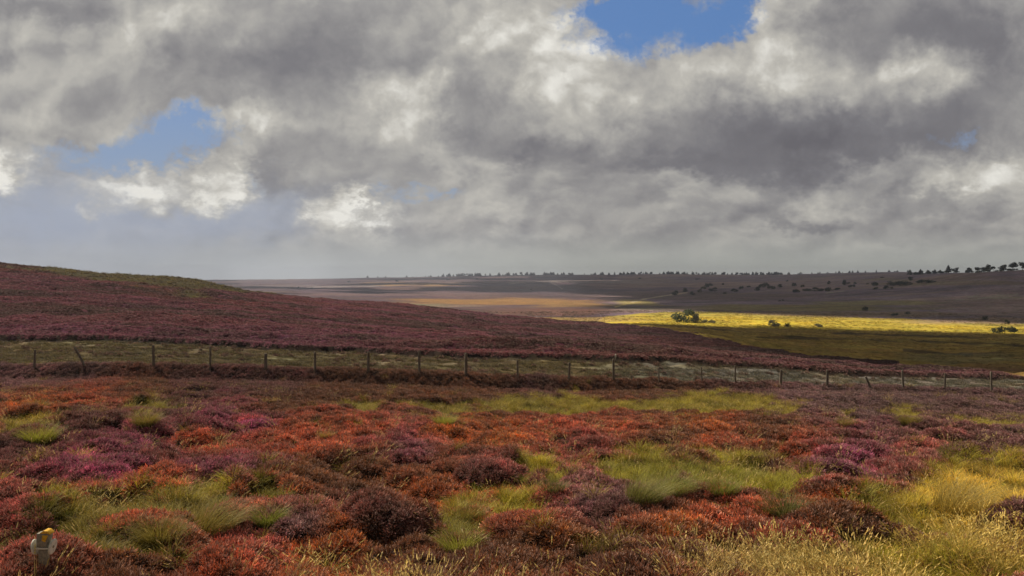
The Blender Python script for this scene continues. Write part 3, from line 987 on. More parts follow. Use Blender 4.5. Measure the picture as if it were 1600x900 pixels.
# front heather -------------------------------------------------------
X, Y = pick_points(210000, 4.6, 47, wmax=.78, power=1.2)
fy = samp(fenceY, X, Y)
gr = samp(grass, X, Y) + (fbm(X * 2.0, Y * 2.0, 401, 3) - .5) * 1.3
mi = np.zeros(len(X), int)
fi, fj = idx(X, Y)
mi = mid[np.clip(np.round(fi).astype(int), 0, NY - 1), np.clip(np.round(fj).astype(int), 0, NX - 1)]
pxp, pyp = to_px(X, Y, samp(GZ, X, Y))
cz = front_color(pxp, pyp + 4)
cm = np.where((mi >= 0)[:, None], mcol[np.maximum(mi, 0)], cz)
cc = cm * .48 + cz * .52
pn = fbm(X * 1.3, Y * 1.3, 201, 3)[:, None]
cc = cc * (.45 + 1.1 * pn)
p2 = fbm(X * 4.0, Y * 4.0, 203, 3)[:, None]
cc = cc * (.55 + .9 * p2)
fb = sstep(25, 33, Y) * np.clip(fbm(X * .3, Y * .6, 205, 3) * 1.7, 0, 1.15)
cc = cc * (1 - .26 * fb)[:, None]
cc = cc * np.array([1.50, 1.42, 1.28]); cc *= rng.uniform(.62, 1.4, (len(X), 1)) * rng.uniform(.9, 1.1, (len(X), 3))
# some sprigs have gone over to brown
br = (rng.uniform(0, 1, len(X)) < .22)[:, None]
cc = np.where(br, cc * .35 + np.array([.12, .06, .022]) * .65, cc)
keep = (Y < fy - .1 + 2.2 * (fbm(X * .6, Y * .6, 403, 3) - .4)) & (rng.uniform(0, 1, len(X)) > sstep(.2, .65, gr) * .97)
sz = np.interp(Y, [5, 15, 45], [.8, 1.0, 1.55])
scatter_on('heather', heath_protos, 5, X, Y, keep, cc, sz * .65, sz * 1.15, .8, 'rust, pink and purple heather mounds covering the front slope', 'heather')

# hillside heather ----------------------------------------------------
X, Y = pick_points(300000, 50, 245, wmax=.74, power=.95)
k = (Y > samp(STEPY, X, Y) + .35) & (Y < samp(np.minimum(hedge, 1e4), X, Y) * rng.normal(1, .015, len(X))) & (rng.uniform(0, 1, len(X)) > samp(gcrest, X, Y) * .96)
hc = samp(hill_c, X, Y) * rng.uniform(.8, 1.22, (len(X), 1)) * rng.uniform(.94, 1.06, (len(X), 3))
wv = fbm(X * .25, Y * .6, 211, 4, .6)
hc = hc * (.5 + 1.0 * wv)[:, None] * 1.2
dk = sstep(.47, .62, fbm(X * .045 + Y * .03, Y * .25, 213, 5, .6))[:, None]
hc = hc * (1 - dk * .8) + np.array([.045, .030, .018]) * dk * .8
bm = sstep(.5, .7, fbm(X * .02, Y * .03, 217, 4))[:, None]
hc = hc * (1 - bm * .35 * np.array([.3, 1, 1.6]))
sz = np.interp(Y, [50, 120, 240], [.7, 1.05, 1.7])
scatter_on('hillside_heather', heath_far, 4, X, Y, k, hc, sz * .6, sz * 1.15, .9, 'dusky purple heather covering the long hillside beyond the fence', 'heather', zs=.75)

# grasses --------------------------------------------------------------
X, Y = pick_points(72000, 4.6, 47, power=1.0)
gr = samp(grass, X, Y) + (fbm(X * 2.0, Y * 2.0, 401, 3) - .5) * 1.3 * (samp(grass, X, Y) > .05)
fy = samp(fenceY, X, Y)
pxp, pyp = to_px(X, Y, samp(GZ, X, Y))
gcol = np.tile(np.array([.33, .27, .026]), (len(X), 1))
tgold = (sstep(1.3, .6, ell(1560, 790, 150, 60, pxp, pyp)) * .9)[:, None]
gcol = gcol * (1 - tgold) + np.array([.72, .48, .07]) * tgold
ol = sstep(1.3, .6, ell(200, 830, 220, 60, pxp, pyp))[:, None] * .7
gcol = gcol * (1 - ol) + np.array([.26, .19, .035]) * ol
gb = sstep(1.3, .6, ell(1080, 760, 140, 40, pxp, pyp))[:, None] * .6
gcol = gcol * (1 - gb) + np.array([.30, .29, .026]) * gb
md_ = (sstep(700, 660, pyp))[:, None] * .6
gcol = gcol * (1 - md_) + np.array([.28, .205, .032]) * md_
gv = fbm(X * 1.5, Y * 1.5, 221, 3)[:, None]
gcol = gcol * (.15 + 2.1 * gv) * rng.uniform(.7, 1.3, (len(X), 1)) * rng.uniform(.9, 1.12, (len(X), 3))
keep = (Y < fy - .2) & (rng.uniform(0, 1, len(X)) < sstep(.08, .5, gr) + .008)
sz = np.interp(Y, [5, 15, 45], [.9, 1.0, 1.5])
scatter_on('moor_grass', grass_protos, 5, X, Y, keep, gcol, sz * .6, sz * 1.2, .3, 'olive and lime moor grass growing in patches between the heather', 'grass')

# pale dry grass along the near edge
X, Y = pick_points(6500, 4.4, 9.5, power=0)
n = len(X)
pxp, pyp = to_px(X, Y, samp(GZ, X, Y) + .3)
edge_row = np.interp(pxp, [0, 150, 330, 500, 800, 1000, 1200, 1400, 1600], [868, 862, 858, 866, 872, 858, 846, 826, 806])
cl = fbm(X * 1.1, Y * 1.1, 231, 3)
keep = (pyp > edge_row + rng.normal(0, 8, n)) & (rng.uniform(0, 1, n) < (.12 + sstep(.42, .62, cl)) * np.interp(pxp, [0, 150, 600, 1000, 1300], [.35, .7, .6, .8, 1.1]))
stc = np.array([.66, .47, .20]) * rng.uniform(.5, 1.25, (n, 1)) * rng.uniform(.93, 1.07, (n, 3))
yl = sstep(1100, 1500, pxp)[:, None]
stc = stc * (1 - .6 * yl) + np.array([.68, .50, .11]) * .6 * yl
scatter_on('dry_grass', straw_protos, 5, X, Y, keep, stc, .6, 1.05, .1, 'pale dry seed grass leaning along the bottom edge of the moor', 'grass', spin=.5)
# thin straw stalks here and there on the slope
X, Y = pick_points(1500, 6, 34, power=.6)
keep = (samp(grass, X, Y) > .15) | (rng.uniform(0, 1, len(X)) < .3)
stc = np.array([.55, .40, .18]) * rng.uniform(.6, 1.2, (len(X), 1)) * np.ones((1, 3))
scatter_on('straw_stalks', straw_protos, 5, X, Y, keep, stc, .6, 1.1, .1, 'thin straw stalks standing in the grass patches', 'grass', spin=.6)

# short grass of the strip, rushes of the olive field and valley floor
X, Y = pick_points(70000, 38, 62, power=.5)
keep = (samp(strip.astype(float), X, Y) > .5) & (Y < samp(STEPY, X, Y) - .1) & (fbm(X * .8, Y * 1.2, 241, 3) > .40)
stc = samp(C, X, Y) * rng.uniform(.6, 1.5, (len(X), 1)) * rng.uniform(.92, 1.08, (len(X), 3)) * .95
scatter_on('strip_grass', short_protos, 4, X, Y, keep, stc, .5, 1.2, .4, 'short patchy grass of the grazed strip behind the fence', 'grass')
X, Y = pick_points(60000, 60, 480, power=1.2)
keep = (Y > samp(np.minimum(hedge, 1e4), X, Y) * .97) & (fbm(X * .05, Y * .1, 251, 4) > .42)
stc = samp(C, X, Y) * rng.uniform(.9, 1.8, (len(X), 1)) * rng.uniform(.92, 1.08, (len(X), 3))
sz = np.interp(Y, [60, 200, 480], [1.2, 2.4, 4.5])
scatter_on('field_grass', short_protos, 4, X, Y, keep, stc, sz * .6, sz * 1.2, .4, 'rough olive and yellow grass of the valley floor', 'grass')
X, Y = pick_points(5000, 38, 60, power=.5)
keep = (samp(strip.astype(float), X, Y) > .5) & (Y < samp(STEPY, X, Y)) & (fbm(X * .5, Y * 1.0, 405, 4) > .52)
stc = np.array([.20, .11, .07]) * rng.uniform(.4, 1.4, (len(X), 1)) * rng.uniform(.9, 1.1, (len(X), 3))
scatter_on('scrubby_heather', heath_protos, 5, X, Y, keep, stc, 1.0, 2.0, .5, 'dark scrubby heather clumps dotted over the grazed strip', 'heather')
X, Y = pick_points(9000, 115, 230, power=.5)
keep = samp(gcrest, X, Y) > .5
stc = np.array([.20, .145, .036]) * rng.uniform(.6, 1.4, (len(X), 1)) * np.ones((1, 3))
scatter_on('crest_grass', grass_protos, 5, X, Y, keep, stc, 1.3, 2.4, .4, 'brown-green tufted grass along the crest of the heather hill', 'grass')

# ------------------------------------------------------------------ wire fence
m_wood, g = mat_new('weathered_wood')
tcn = g.n('ShaderNodeTexCoord').outputs['Object']
wn = g.noise(g.v('MULTIPLY', tcn, (22, 22, 3)), 1.0, 5, .6)
wc = g.ramp(wn, [(.3, (.07, .055, .040)), (.55, (.17, .14, .105)), (.75, (.34, .30, .23))])
finish(g, wc, .9, bump(g, wn, .6, .01))
m_wirem, g = mat_new('galvanised_wire')
finish(g, (.16, .155, .15), .6)
m_pale, g = mat_new('pale_timber')
finish(g, (.55, .52, .44), .85)


def loft(rings, cap=True):
    V = []; F4 = []; caps = []
    n = len(rings[0])
    for r_ in rings: V += list(r_)
    for k in range(len(rings) - 1):
        for i in range(n):
            F4.append((k * n + i, k * n + (i + 1) % n, (k + 1) * n + (i + 1) % n, (k + 1) * n + i))
    Fs = [np.array(F4)]
    if cap:
        Fs.append(np.array([list(range(n))[::-1], [(len(rings) - 1) * n + i for i in range(n)]]))
    return np.array(V, float), Fs


def post_mesh(seed, h, w):
    r = np.random.default_rng(seed)
    rings = []
    n = 9
    ph = np.arange(n) / n * 2 * math.pi
    rad = w / 2 * (1 + r.uniform(-.14, .14, n))
    for z, k in ((-.35, 1.04), (0, 1.03), (h * .3, 1.0), (h * .62, .97), (h - .03, .95), (h, .82)):
        jit = 1 + r.uniform(-.03, .03, n)
        tp = r.uniform(-.012, .012, n) if z == h else 0
        rings.append(np.column_stack([np.cos(ph) * rad * k * jit, np.sin(ph) * rad * k * jit, np.full(n, z) + tp]))
    V, Fs = loft(rings)
    return mesh_np('post', V, Fs, m_wood)


def tube_mesh(name, pts, rad, mat, n=5):
    pts = [np.array(p, float) for p in pts]
    rings = []
    for k, p in enumerate(pts):
        d_ = pts[min(k + 1, len(pts) - 1)] - pts[max(k - 1, 0)]
        d_ /= np.linalg.norm(d_)
        s_ = np.cross(d_, (0, 0, 1)); s_ /= (np.linalg.norm(s_) + 1e-9)
        if np.linalg.norm(s_) < .5: s_ = np.array([1., 0, 0])
        t_ = np.cross(s_, d_)
        rr = rad[k] if hasattr(rad, '__len__') else rad
        rings.append([p + (s_ * math.cos(q) + t_ * math.sin(q)) * rr for q in np.arange(n) / n * 2 * math.pi])
    V, Fs = loft(rings)
    return mesh_np(name, V, Fs, mat, smooth=False)


POSTS = [(-15, 1.1, .12, 0), (53, .95, .11, 2), (133, 1.15, .11, -28), (240, 1.15, .15, -1), (328, 1.15, .10, 1), (415, .85, .17, 0), (492, 1.0, .13, -2), (575, 1.05, .14, 1), (655, 1.15, .13, 1),
         (728, 1.18, .16, 0), (809, .92, .11, -1), (889, .95, .12, 2), (959, 1.22, .14, 0), (1030, .8, .08, 3), (1097, .85, .10, 2), (1149, 1.0, .10, 0), (1220, .88, .14, -3), (1293, .95, .15, 2), (1362, .75, .12, -24),
         (1412, 1.05, .13, 4), (1477, .92, .13, 3), (1550, 1.12, .13, -1), (1622, 1.05, .13, 1)]
uu = np.array([(p[0] - 800) / FPX for p in POSTS])
fY = np.interp(uu, cu, cY[:, 5])
fX = uu * fY
fZ = ground_at(fX, fY)
x0, y0, z0 = fX[11], fY[11], fZ[11]
fence = tag(obj('wire_fence', None, loc=(x0, y0, z0)), 'old post and wire fence with weathered uneven wooden posts crossing the moor', 'fence')
for k, (px, h, w_, lean) in enumerate(POSTS):
    o = obj('post', post_mesh(600 + k, h + .04, w_), fence, (fX[k] - x0, fY[k] - y0, fZ[k] - z0))
    o.rotation_euler = (random.uniform(-.03, .03), R(lean), random.uniform(0, 3))
    if abs(lean) > 20:
        o.rotation_euler = (0, R(lean), 0)
        o['label'] = 'fence post leaning far over to the left'
for hgt in (.28, .55, .82):
    pts = []
    for k in range(len(POSTS)):
        hh = min(hgt, POSTS[k][1] - .08)
        lx = -math.sin(R(-POSTS[k][3])) * hh
        pts.append((fX[k] - x0 + lx, fY[k] - y0 - .07, fZ[k] - z0 + hh))
        if k < len(POSTS) - 1:
            h2 = min(hgt, POSTS[k + 1][1] - .08)
            pts.append(((fX[k] + fX[k + 1]) / 2 - x0, (fY[k] + fY[k + 1]) / 2 - y0 - .07, (fZ[k] + fZ[k + 1]) / 2 - z0 + (hh + h2) / 2 - .03))
    obj('wire', tube_mesh('wire', pts, .0022, m_wirem, 4), fence)

# pale marker stake beyond the fence
sx_, sy_, sz_ = locate(962, 566, 40)
st = obj('marker_stake', None, loc=(sx_, sy_, sz_))
tag(st, 'short pale stake standing on the grazed strip behind a tall dark fence post', 'stake')
rings = [[(-.035, -.035, z), (.035, -.035, z), (.035, .035, z), (-.035, .035, z)] for z in (-.1, .28)]
V, Fs = loft(rings); obj('shaft', mesh_np('shaft', V, Fs, m_wood), st)
rings = [[(-r_, -r_, z), (r_, -r_, z), (r_, r_, z), (-r_, r_, z)] for z, r_ in ((.281, .042), (.47, .042), (.50, .02))]
V, Fs = loft(rings); obj('cap', mesh_np('cap', V, Fs, m_pale), st)

# ------------------------------------------------------------------ lineside marker with yellow top and two round discs
m_yellow, g = mat_new('yellow_paint')
tcn = g.n('ShaderNodeTexCoord').outputs['Object']
finish(g, g.mix(g.mr(g.noise(tcn, 30, 4, .6), .45, .7), (.85, .50, .04), (.55, .28, .04)), .55)
m_grey, g = mat_new('weathered_grey_block')
tcn = g.n('ShaderNodeTexCoord').outputs['Object']
gn = g.noise(tcn, 25, 6, .65)
finish(g, g.ramp(gn, [(.3, (.16, .15, .12)), (.7, (.40, .37, .30))]), .9, bump(g, gn, .5, .01))
m_disc, g = mat_new('dirty_cream_paint')
tcn = g.n('ShaderNodeTexCoord').outputs['Object']
finish(g, g.mix(g.mr(g.noise(tcn, 18, 5, .65), .5, .75), (.82, .81, .72), (.5, .47, .36)), .7)
ray = locate(69, 889, 4)
mx_, my_ = ray[0], ray[1]
mz_ = ray[2]
mk = tag(obj('pulley_marker', None, loc=(mx_, my_, mz_)), 'small grey post with yellow top and two round cream discs in the long grass', 'marker post')
mk.rotation_euler = (0, 0, R(4)); mk.scale = (.54, .54, .54); mk.location.z += .10


def prism(name, prof, y0_, y1_, mat, parent, loc=(0, 0, 0)):
    ra = [(x, y0_, z) for x, z in prof]; rb = [(x, y1_, z) for x, z in prof]
    V, Fs = loft([ra, rb])
    o = obj(name, mesh_np(name, V, Fs, mat), parent, loc)
    bv = o.modifiers.new('bevel', 'BEVEL'); bv.width = .004; bv.segments = 2
    return o


def disc(name, x, rad, thick, mat, parent, z, rim=.85):
    n = 28
    rings = []
    for (dx_, rr) in ((-thick / 2, rad * rim), (-thick / 2, rad), (-thick * .1, rad), (-thick * .1, rad * .93), (thick * .1, rad * .93), (thick * .1, rad), (thick / 2, rad), (thick / 2, rad * rim)):
        rings.append([(dx_, math.cos(q) * rr, math.sin(q) * rr) for q in np.arange(n) / n * 2 * math.pi])
    V, Fs = loft(rings)
    return obj(name, mesh_np(name, V, Fs, mat), parent, (x, 0, z))


prism('post', [(-.07, -.3), (.07, -.3), (.065, .16), (-.065, .16)], -.05, .05, m_grey, mk)
prism('block', [(-.085, .161), (.075, .161), (.115, .36), (.095, .385), (-.085, .385)], -.07, .07, m_grey, mk)
prism('yellow_cap', [(-.02, .386), (.105, .386), (.12, .362), (.135, .372), (.085, .425), (.03, .432), (-.035, .392)], -.078, .078, m_yellow, mk)
prism('yellow_patch', [(.0, .27), (.055, .245), (.10, .355), (.01, .36)], -.079, -.0705, m_yellow, mk)
prism('crossbar', [(-.12, .135), (.10, .128), (.10, .152), (-.12, .16)], -.085, -.0715, m_disc, mk)
for x_ in (-.135, .135):
    dd = disc('disc', x_, .125, .02, m_disc, mk, .15)
    dd.rotation_euler = (0, R(9 if x_ > 0 else -9), 0)
    hb = disc('hub', .013 if x_ > 0 else -.013, .02, .014, m_grey, dd, 0)

# ------------------------------------------------------------------ tussocks that stand out from the rest
m_tuss, g = mat_new('tussock_blades')
pr, pg, pb = g.sep(g.attr('pc'))
oi = g.n('ShaderNodeObjectInfo').outputs['Color']
tint = g.mr(pg, 0, 1, .5, 1.55)
c = g.mix(1.0, oi, g.xyz(tint, tint, tint), 'MULTIPLY')
c = g.mix(g.mr(pb, 0, .4, 0, .6), c, (.50, .40, .14))
c = g.mix(g.mr(pr, .0, .45, 1, 0), c, (.045, .045, .014))
finish(g, c, .6, spec=.25, trans=.35)
TM = [blade_mesh(700 + k, 900, .22, .22, .50, .0065, .85, .75, mat=m_tuss, name='grass_tussock') for k in range(4)]
TW = [blade_mesh(720 + k, 1100, .30, .35, .75, .006, .5, .65, (.45, .05), mat=m_tuss, name='grass_tussock', heads=.04) for k in range(2)]
LIME = (.38, .38, .045, 1); OLV = (.27, .21, .035, 1); GRN = (.24, .27, .035, 1); GOLD = (.42, .30, .06, 1); DRK = (.10, .11, .025, 1)
TUSS = [(718, 862, 1.0, 0, LIME, 'bright lime tussock near the bottom centre, brightest tuft of its patch'),
        (735, 812, .8, 1, OLV, 'yellow-olive tussock just behind the bright lime one at bottom centre'),
        (105, 812, .75, 2, GRN, 'small green tussock with pale stalks blown leftward, near the left edge'),
        (325, 838, 1.15, 4, OLV, 'tall shaggy olive tussock in the lower left grass patch'),
        (420, 828, .95, 1, GRN, 'round green tussock beside purple heather in the lower left'),
        (250, 850, 1.1, 3, OLV, 'wide olive tussock in the middle of the lower left grass patch'),
        (818, 757, .75, 0, GRN, 'small green tussock left of its twin, just right of the centre mounds'),
        (866, 772, .85, 3, DRK, 'dark green domed tussock with yellow fringe right of centre'),
        (952, 742, .85, 1, LIME, 'low lime tussock at the back of the large green patch'),
        (1005, 788, 1.0, 4, (.21, .21, .045, 1), 'large windswept tussock with long pale green blades right of centre'),
        (1050, 778, 1.0, 5, GRN, 'long-bladed green tussock in the middle of the large grass patch'),
        (1130, 775, 1.05, 2, GRN, 'deep green tussock on the right of the large grass patch'),
        (1185, 762, .95, 1, LIME, 'yellow-green tussock sloping right behind a dark tussock'),
        (1230, 812, 1.3, 3, DRK, 'big dark-hearted tussock standing alone in brown heather'),
        (695, 664, 1.1, 0, LIME, 'small vivid lime tussock in the middle distance left of the long grass patch'),
        (510, 684, .6, 2, GOLD, 'tiny straw and lime tuft alone among red heather'),
        (62, 692, 1.3, 1, LIME, 'yellow-green tussock in the middle distance near the left edge'),
        (228, 664, 1.2, 2, OLV, 'olive tussock with pale stalks in the left middle distance'),
        (1422, 664, 1.3, 0, OLV, 'dull green domed tussock in grey-purple heather on the right'),
        (1322, 666, 1.0, 3, OLV, 'low grey-green tuft left of the domed tussock on the right'),
        (1500, 810, 1.4, 5, GOLD, 'big golden green tussock in the tall grass at the right edge')]
for (px, py, s_, v, c_, lab) in TUSS:
    s_ *= .74 if py > 735 else .9
    x, y, z = locate(px, py - (4 if py > 735 else 0), 4)
    me = TM[v] if v < 4 else TW[v - 4]
    o = tag(obj('grass_tussock', me, loc=(x, y, z - .03)), lab, 'grass tussock')
    o.scale = (s_, s_, s_ * (.8 if v < 4 else .75)); o.rotation_euler.z = random.uniform(-.4, .4) if v >= 4 else random.uniform(0, 6)
    o.color = c_

# ------------------------------------------------------------------ trees and bushes
def leaf_mat(name, c1, c2):
    m, g = mat_new(name)
    tcn = g.n('ShaderNodeTexCoord').outputs['Object']
    rv = g.n('ShaderNodeObjectInfo').outputs['Random']
    c = g.mix(g.noise(tcn, .8, 4, .6), c1, c2)
    t_ = g.mr(rv, 0, 1, .75, 1.3)
    c = g.mix(1.0, c, g.xyz(t_, t_, t_), 'MULTIPLY')
    finish(g, c, .7, spec=.15, trans=.2)
    return m


m_dark = leaf_mat('dark_foliage', (.022, .034, .018), (.05, .058, .028))
m_grn = leaf_mat('grey_green_foliage', (.07, .095, .05), (.13, .15, .085))
m_twig = leaf_mat('pale_twiggy_foliage', (.20, .19, .11), (.36, .33, .22))
m_bark, g = mat_new('bark')
finish(g, (.07, .055, .042), .9)


def crown_arrays(seed, kind, nleaf):
    """unit-height crown: leaf clumps as small bent quads"""
    r = np.random.default_rng(seed)
    V = []; F_ = []
    if kind == 'conifer':
        P = []
        for k in range(nleaf):
            t = r.uniform(0, 1) ** .8
            z = .10 + .9 * t
            rad = .22 * (1 - t) ** .85 * (.75 + .5 * abs(math.sin(t * 17 + seed))) + .012
            th = r.uniform(0, 6.283); q = r.uniform(.45, 1.0)
            P.append((math.cos(th) * rad * q, math.sin(th) * rad * q, z, .05 * (1.3 - t)))
    else:
        nl = 9 if kind == 'round' else 8
        lobes = []
        for k in range(nl):
            th = r.uniform(0, 6.283); q = r.uniform(.1, .34)
            if kind == 'round':
                z = r.uniform(.30, .80); rr = r.uniform(.16, .25)
            elif kind == 'pine':
                z = r.uniform(.55, .88); rr = r.uniform(.12, .19)
            else:
                z = r.uniform(.18, .66); rr = r.uniform(.18, .32); q *= 1.3
            lobes.append((math.cos(th) * q, math.sin(th) * q, z, rr))
        P = []
        for k in range(nleaf):
            lx, ly, lz, lr = lobes[r.integers(0, nl)]
            dv = r.normal(size=3); dv /= np.linalg.norm(dv)
            q = r.uniform(.55, 1.12) * lr
            z = max(.02, lz + dv[2] * q * .8)
            P.append((lx + dv[0] * q, ly + dv[1] * q, z, .034 * r.uniform(.6, 1.4)))
    for (x, y, z, s_) in P:
        a_ = r.normal(size=3); a_ /= np.linalg.norm(a_); b_ = np.cross(a_, r.normal(size=3)); b_ /= np.linalg.norm(b_)
        p = np.array([x, y, z]); b = len(V)
        V += [p - a_ * s_ - b_ * s_ * .5, p + a_ * s_ * .7 - b_ * s_, p + a_ * s_ + b_ * s_ * .6, p - a_ * s_ * .5 + b_ * s_]
        F_.append((b, b + 1, b + 2, b + 3))
    return np.array(V), np.array(F_)


def trunk_arrays(seed, kind):
    r = np.random.default_rng(seed)
    top = .92 if kind == 'conifer' else (.3 if kind == 'bush' else .7)
    r0 = .028
    V = []; F_ = []

    def limb(p0, p1, ra, rb, n=6):
        p0 = np.array(p0); p1 = np.array(p1); d_ = p1 - p0; d_ /= np.linalg.norm(d_)
        s_ = np.cross(d_, (.3, .9, .1)); s_ /= np.linalg.norm(s_); t_ = np.cross(s_, d_)
        b = len(V)
        for p, rr in ((p0, ra), (p1, rb)):
            for q in range(n):
                V.append(p + (s_ * math.cos(q / n * 6.283) + t_ * math.sin(q / n * 6.283)) * rr)
        for q in range(n):
            F_.append((b + q, b + (q + 1) % n, b + n + (q + 1) % n, b + n + q))
    limb((0, 0, -.06), (.01, .0, top), r0, .008)
    for k in range(6 if kind != 'conifer' else 3):
        th = r.uniform(0, 6.283); z0_ = top * r.uniform(.35, .9)
        limb((0, 0, z0_), (math.cos(th) * .25, math.sin(th) * .25, z0_ + r.uniform(.05, .25)), .012, .003, 4)
    return np.array(V), np.array(F_)


KM = {}
for kind, mats, nl in (('conifer', [m_dark], 420), ('round', [m_dark], 950), ('pine', [m_dark], 800), ('bush', [m_dark, m_grn, m_twig], 950)):
    for v in range(4):
        cv, cf = crown_arrays(800 + v * 7 + len(kind), kind, nl)
        tv, tf = trunk_arrays(850 + v + len(kind), kind)
        for m_ in mats:
            cm_ = mesh_np('crown', cv, cf, m_)
            tm_ = mesh_np('trunk', tv, tf, m_bark)
            one = mesh_np('tree', np.concatenate([cv, tv]), np.concatenate([cf, tf + len(cv)]), m_)
            one.materials.append(m_bark)
            mi_ = np.zeros(len(cf) + len(tf), np.int32); mi_[len(cf):] = 1
            one.polygons.foreach_set('material_index', mi_)
            KM[(kind, v, m_.name)] = (cm_, tm_, one)


def plant(name, cat, kind, v, m_, x, y, z, w, h, label, group=None, parts=True):
    cm_, tm_, one = KM[(kind, v % 4, m_.name)]
    sx = w / {'round': .9, 'bush': 1.05, 'pine': .95, 'conifer': .42}[kind]; 
    if parts:
        o = obj(name, None, loc=(x, y, z))
        obj('trunk', tm_, o); obj('crown', cm_, o)
    else:
        o = obj(name, one, loc=(x, y, z))
    o.scale = (sx, sx, h); o.rotation_euler.z = random.uniform(0, 6.28)
    return tag(o, label, cat, group)


def at(px, py, wpx, hpx, ymin=60):
    x, y, z = locate(px, py, ymin)
    return x, y, z, wpx / FPX * y, hpx / FPX * y


SH = [(1068, 503.5, 27, 18, m_grn, 'large rounded grey-green shrub standing in the bright yellow valley grass'),
      (1088, 504, 14, 14, m_twig, 'pale twiggy shrub touching the large grey-green shrub in the yellow grass'),
      (1101, 505, 10, 7, m_twig, 'low pale shrub right of the tallest twiggy one in the yellow grass'),
      (1112, 505, 8, 6, m_twig, 'smallest and rightmost pale shrub beside the large grey-green shrub'),
      (1209, 510, 17, 9, m_twig, 'wide pale twiggy clump at the near edge of the yellow grass'),
      (1230, 510.5, 7, 6, m_dark, 'small dark bush right of the wide pale clump in the yellow grass'),
      (1280, 511, 13, 6, m_twig, 'low pale bush at the shade line of the yellow grass'),
      (1570, 521, 24, 12, m_grn, 'wide low grey-green shrub at the right end of the yellow grass'),
      (1574, 507, 5, 7, m_dark, 'tiny dark bush just behind the wide grey-green shrub at the right'),
      (1539, 500, 6, 6, m_dark, 'tiny dark bush on the pinkish slope above the right end of the yellow grass'),
      (1351, 485.5, 7, 7, m_dark, 'lone dark bush on the olive slope above the yellow grass'),
      (1398, 493.5, 7, 5, m_dark, 'small dark bush just above the yellow grass, left of a smaller one'),
      (1418, 491, 6, 4, m_dark, 'tiny dark bush just above the yellow grass, right of a larger one')]
for k, (px, py, w_, h_, m_, lab) in enumerate(SH):
    x, y, z, ww, hh = at(px, py, w_, h_)
    plant('shrub', 'shrub', 'bush', k, m_, x, y, z - .2, ww * 1.25, hh * 1.45, lab)
MID = [(1055, 461, 12, 8), (1071, 456, 9, 7), (1080, 459, 6, 5), (1083, 461, 8, 5), (1093, 457, 6, 6), (1104, 449, 10, 7), (1111, 447, 7, 6), (1099, 452, 7, 6), (1114, 455, 12, 7), (1133, 459, 6, 3),
       (1145, 455, 8, 6), (1158, 452, 6, 7), (1150, 456, 6, 5), (1183, 454, 10, 7), (1187, 450, 6, 8), (1196, 449, 10, 10), (1218, 471, 4, 3), (1223, 470, 3, 3), (1236, 494, 4, 2),
       (1205, 452, 10, 8), (1219, 449, 8, 6), (1240, 447, 8, 6), (1245, 457, 11, 7), (1260, 455, 14, 6), (1278, 455, 16, 7), (1295, 455, 14, 7), (1308, 453, 12, 5), (1254, 449, 5, 6), (1295, 444, 6, 6),
       (1320, 445, 9, 9), (1326, 443, 5, 3), (1331, 449, 9, 6), (1336, 444, 4, 4), (1356, 444, 4, 2), (1368, 452, 10, 5), (1368, 447, 10, 9), (1384, 451, 10, 6), (1393, 451, 4, 4), (1378, 434, 6, 2),
       (1170, 449, 5, 4), (1230, 440, 4, 3), (1130, 445, 4, 3), (466, 450, 4, 3), (487, 451, 4, 3), (545, 441, 4, 3), (830, 453, 3, 2), (620, 440, 5, 3), (700, 438, 4, 3), (745, 437, 4, 3), (940, 437, 5, 3), (1000, 436, 5, 3), (1090, 437, 6, 3)]
for k, (px, py, w_, h_) in enumerate(MID):
    x, y, z, ww, hh = at(px, py, w_, h_, 250)
    lone = px < 1000
    plant('bush', 'bush', 'bush', k, m_dark, x, y, z - .3, ww, hh * 1.15,
          'tiny dark bush alone on the far open moor towards the left' if lone else 'small dark bush ' + ('near the far end of the pale track on the far slope' if px < 1125 else 'in the loose line right of the pale track on the far slope' if px < 1200 else 'in the scattered group on the middle of the far slope' if px < 1262 else
          'in the long low row in the middle of the far slope' if px < 1312 else 'on the far slope between the long low row and the big thickets'),
          'lone bushes on the open moor' if lone else 'bushes scattered over the far slope', parts=False)
THK = [(1395, 446, 16, 8, 'dark thicket, leftmost of three below the ridge on the right'), (1414, 446, 24, 10, 'widest dark thicket in the middle of three below the ridge'), (1447, 443, 24, 9, 'dark domed thicket, rightmost of three below the ridge')]
for k, (px, py, w_, h_, lab) in enumerate(THK):
    x, y, z, ww, hh = at(px, py, w_, h_, 250)
    plant('thicket', 'thicket', 'bush', k + 1, m_dark, x, y, z - .4, ww, hh * 1.1, lab)
# trees along the near ridge on the right
RT = [(1423, 440, 8, 9, 'round'), (1425, 432, 7, 8, 'conifer'), (1432, 432, 7, 8, 'conifer'), (1438, 430, 7, 6, 'round'), (1445, 430, 7, 6, 'conifer'), (1451, 429, 6, 5, 'conifer'), (1458, 428, 6, 6, 'conifer'), (1464, 428, 6, 5, 'round'),
      (1470, 427, 6, 5, 'conifer'), (1476, 427, 8, 11, 'conifer'), (1482, 427, 6, 7, 'round'), (1496, 426, 7, 8, 'round'), (1505, 426, 7, 8, 'round'), (1515, 425, 7, 7, 'round'), (1523, 425, 9, 9, 'round'), (1530, 425, 8, 7, 'round'),
      (1539, 424, 8, 8, 'round'), (1548, 424, 10, 11, 'round'), (1556, 424, 8, 8, 'pine'), (1564, 424, 10, 10, 'round'), (1571, 424, 9, 7, 'round'), (1578, 423, 6, 11, 'pine'), (1588, 424, 13, 13, 'round'), (1598, 423, 12, 12, 'round'), (1612, 422, 12, 12, 'round')]
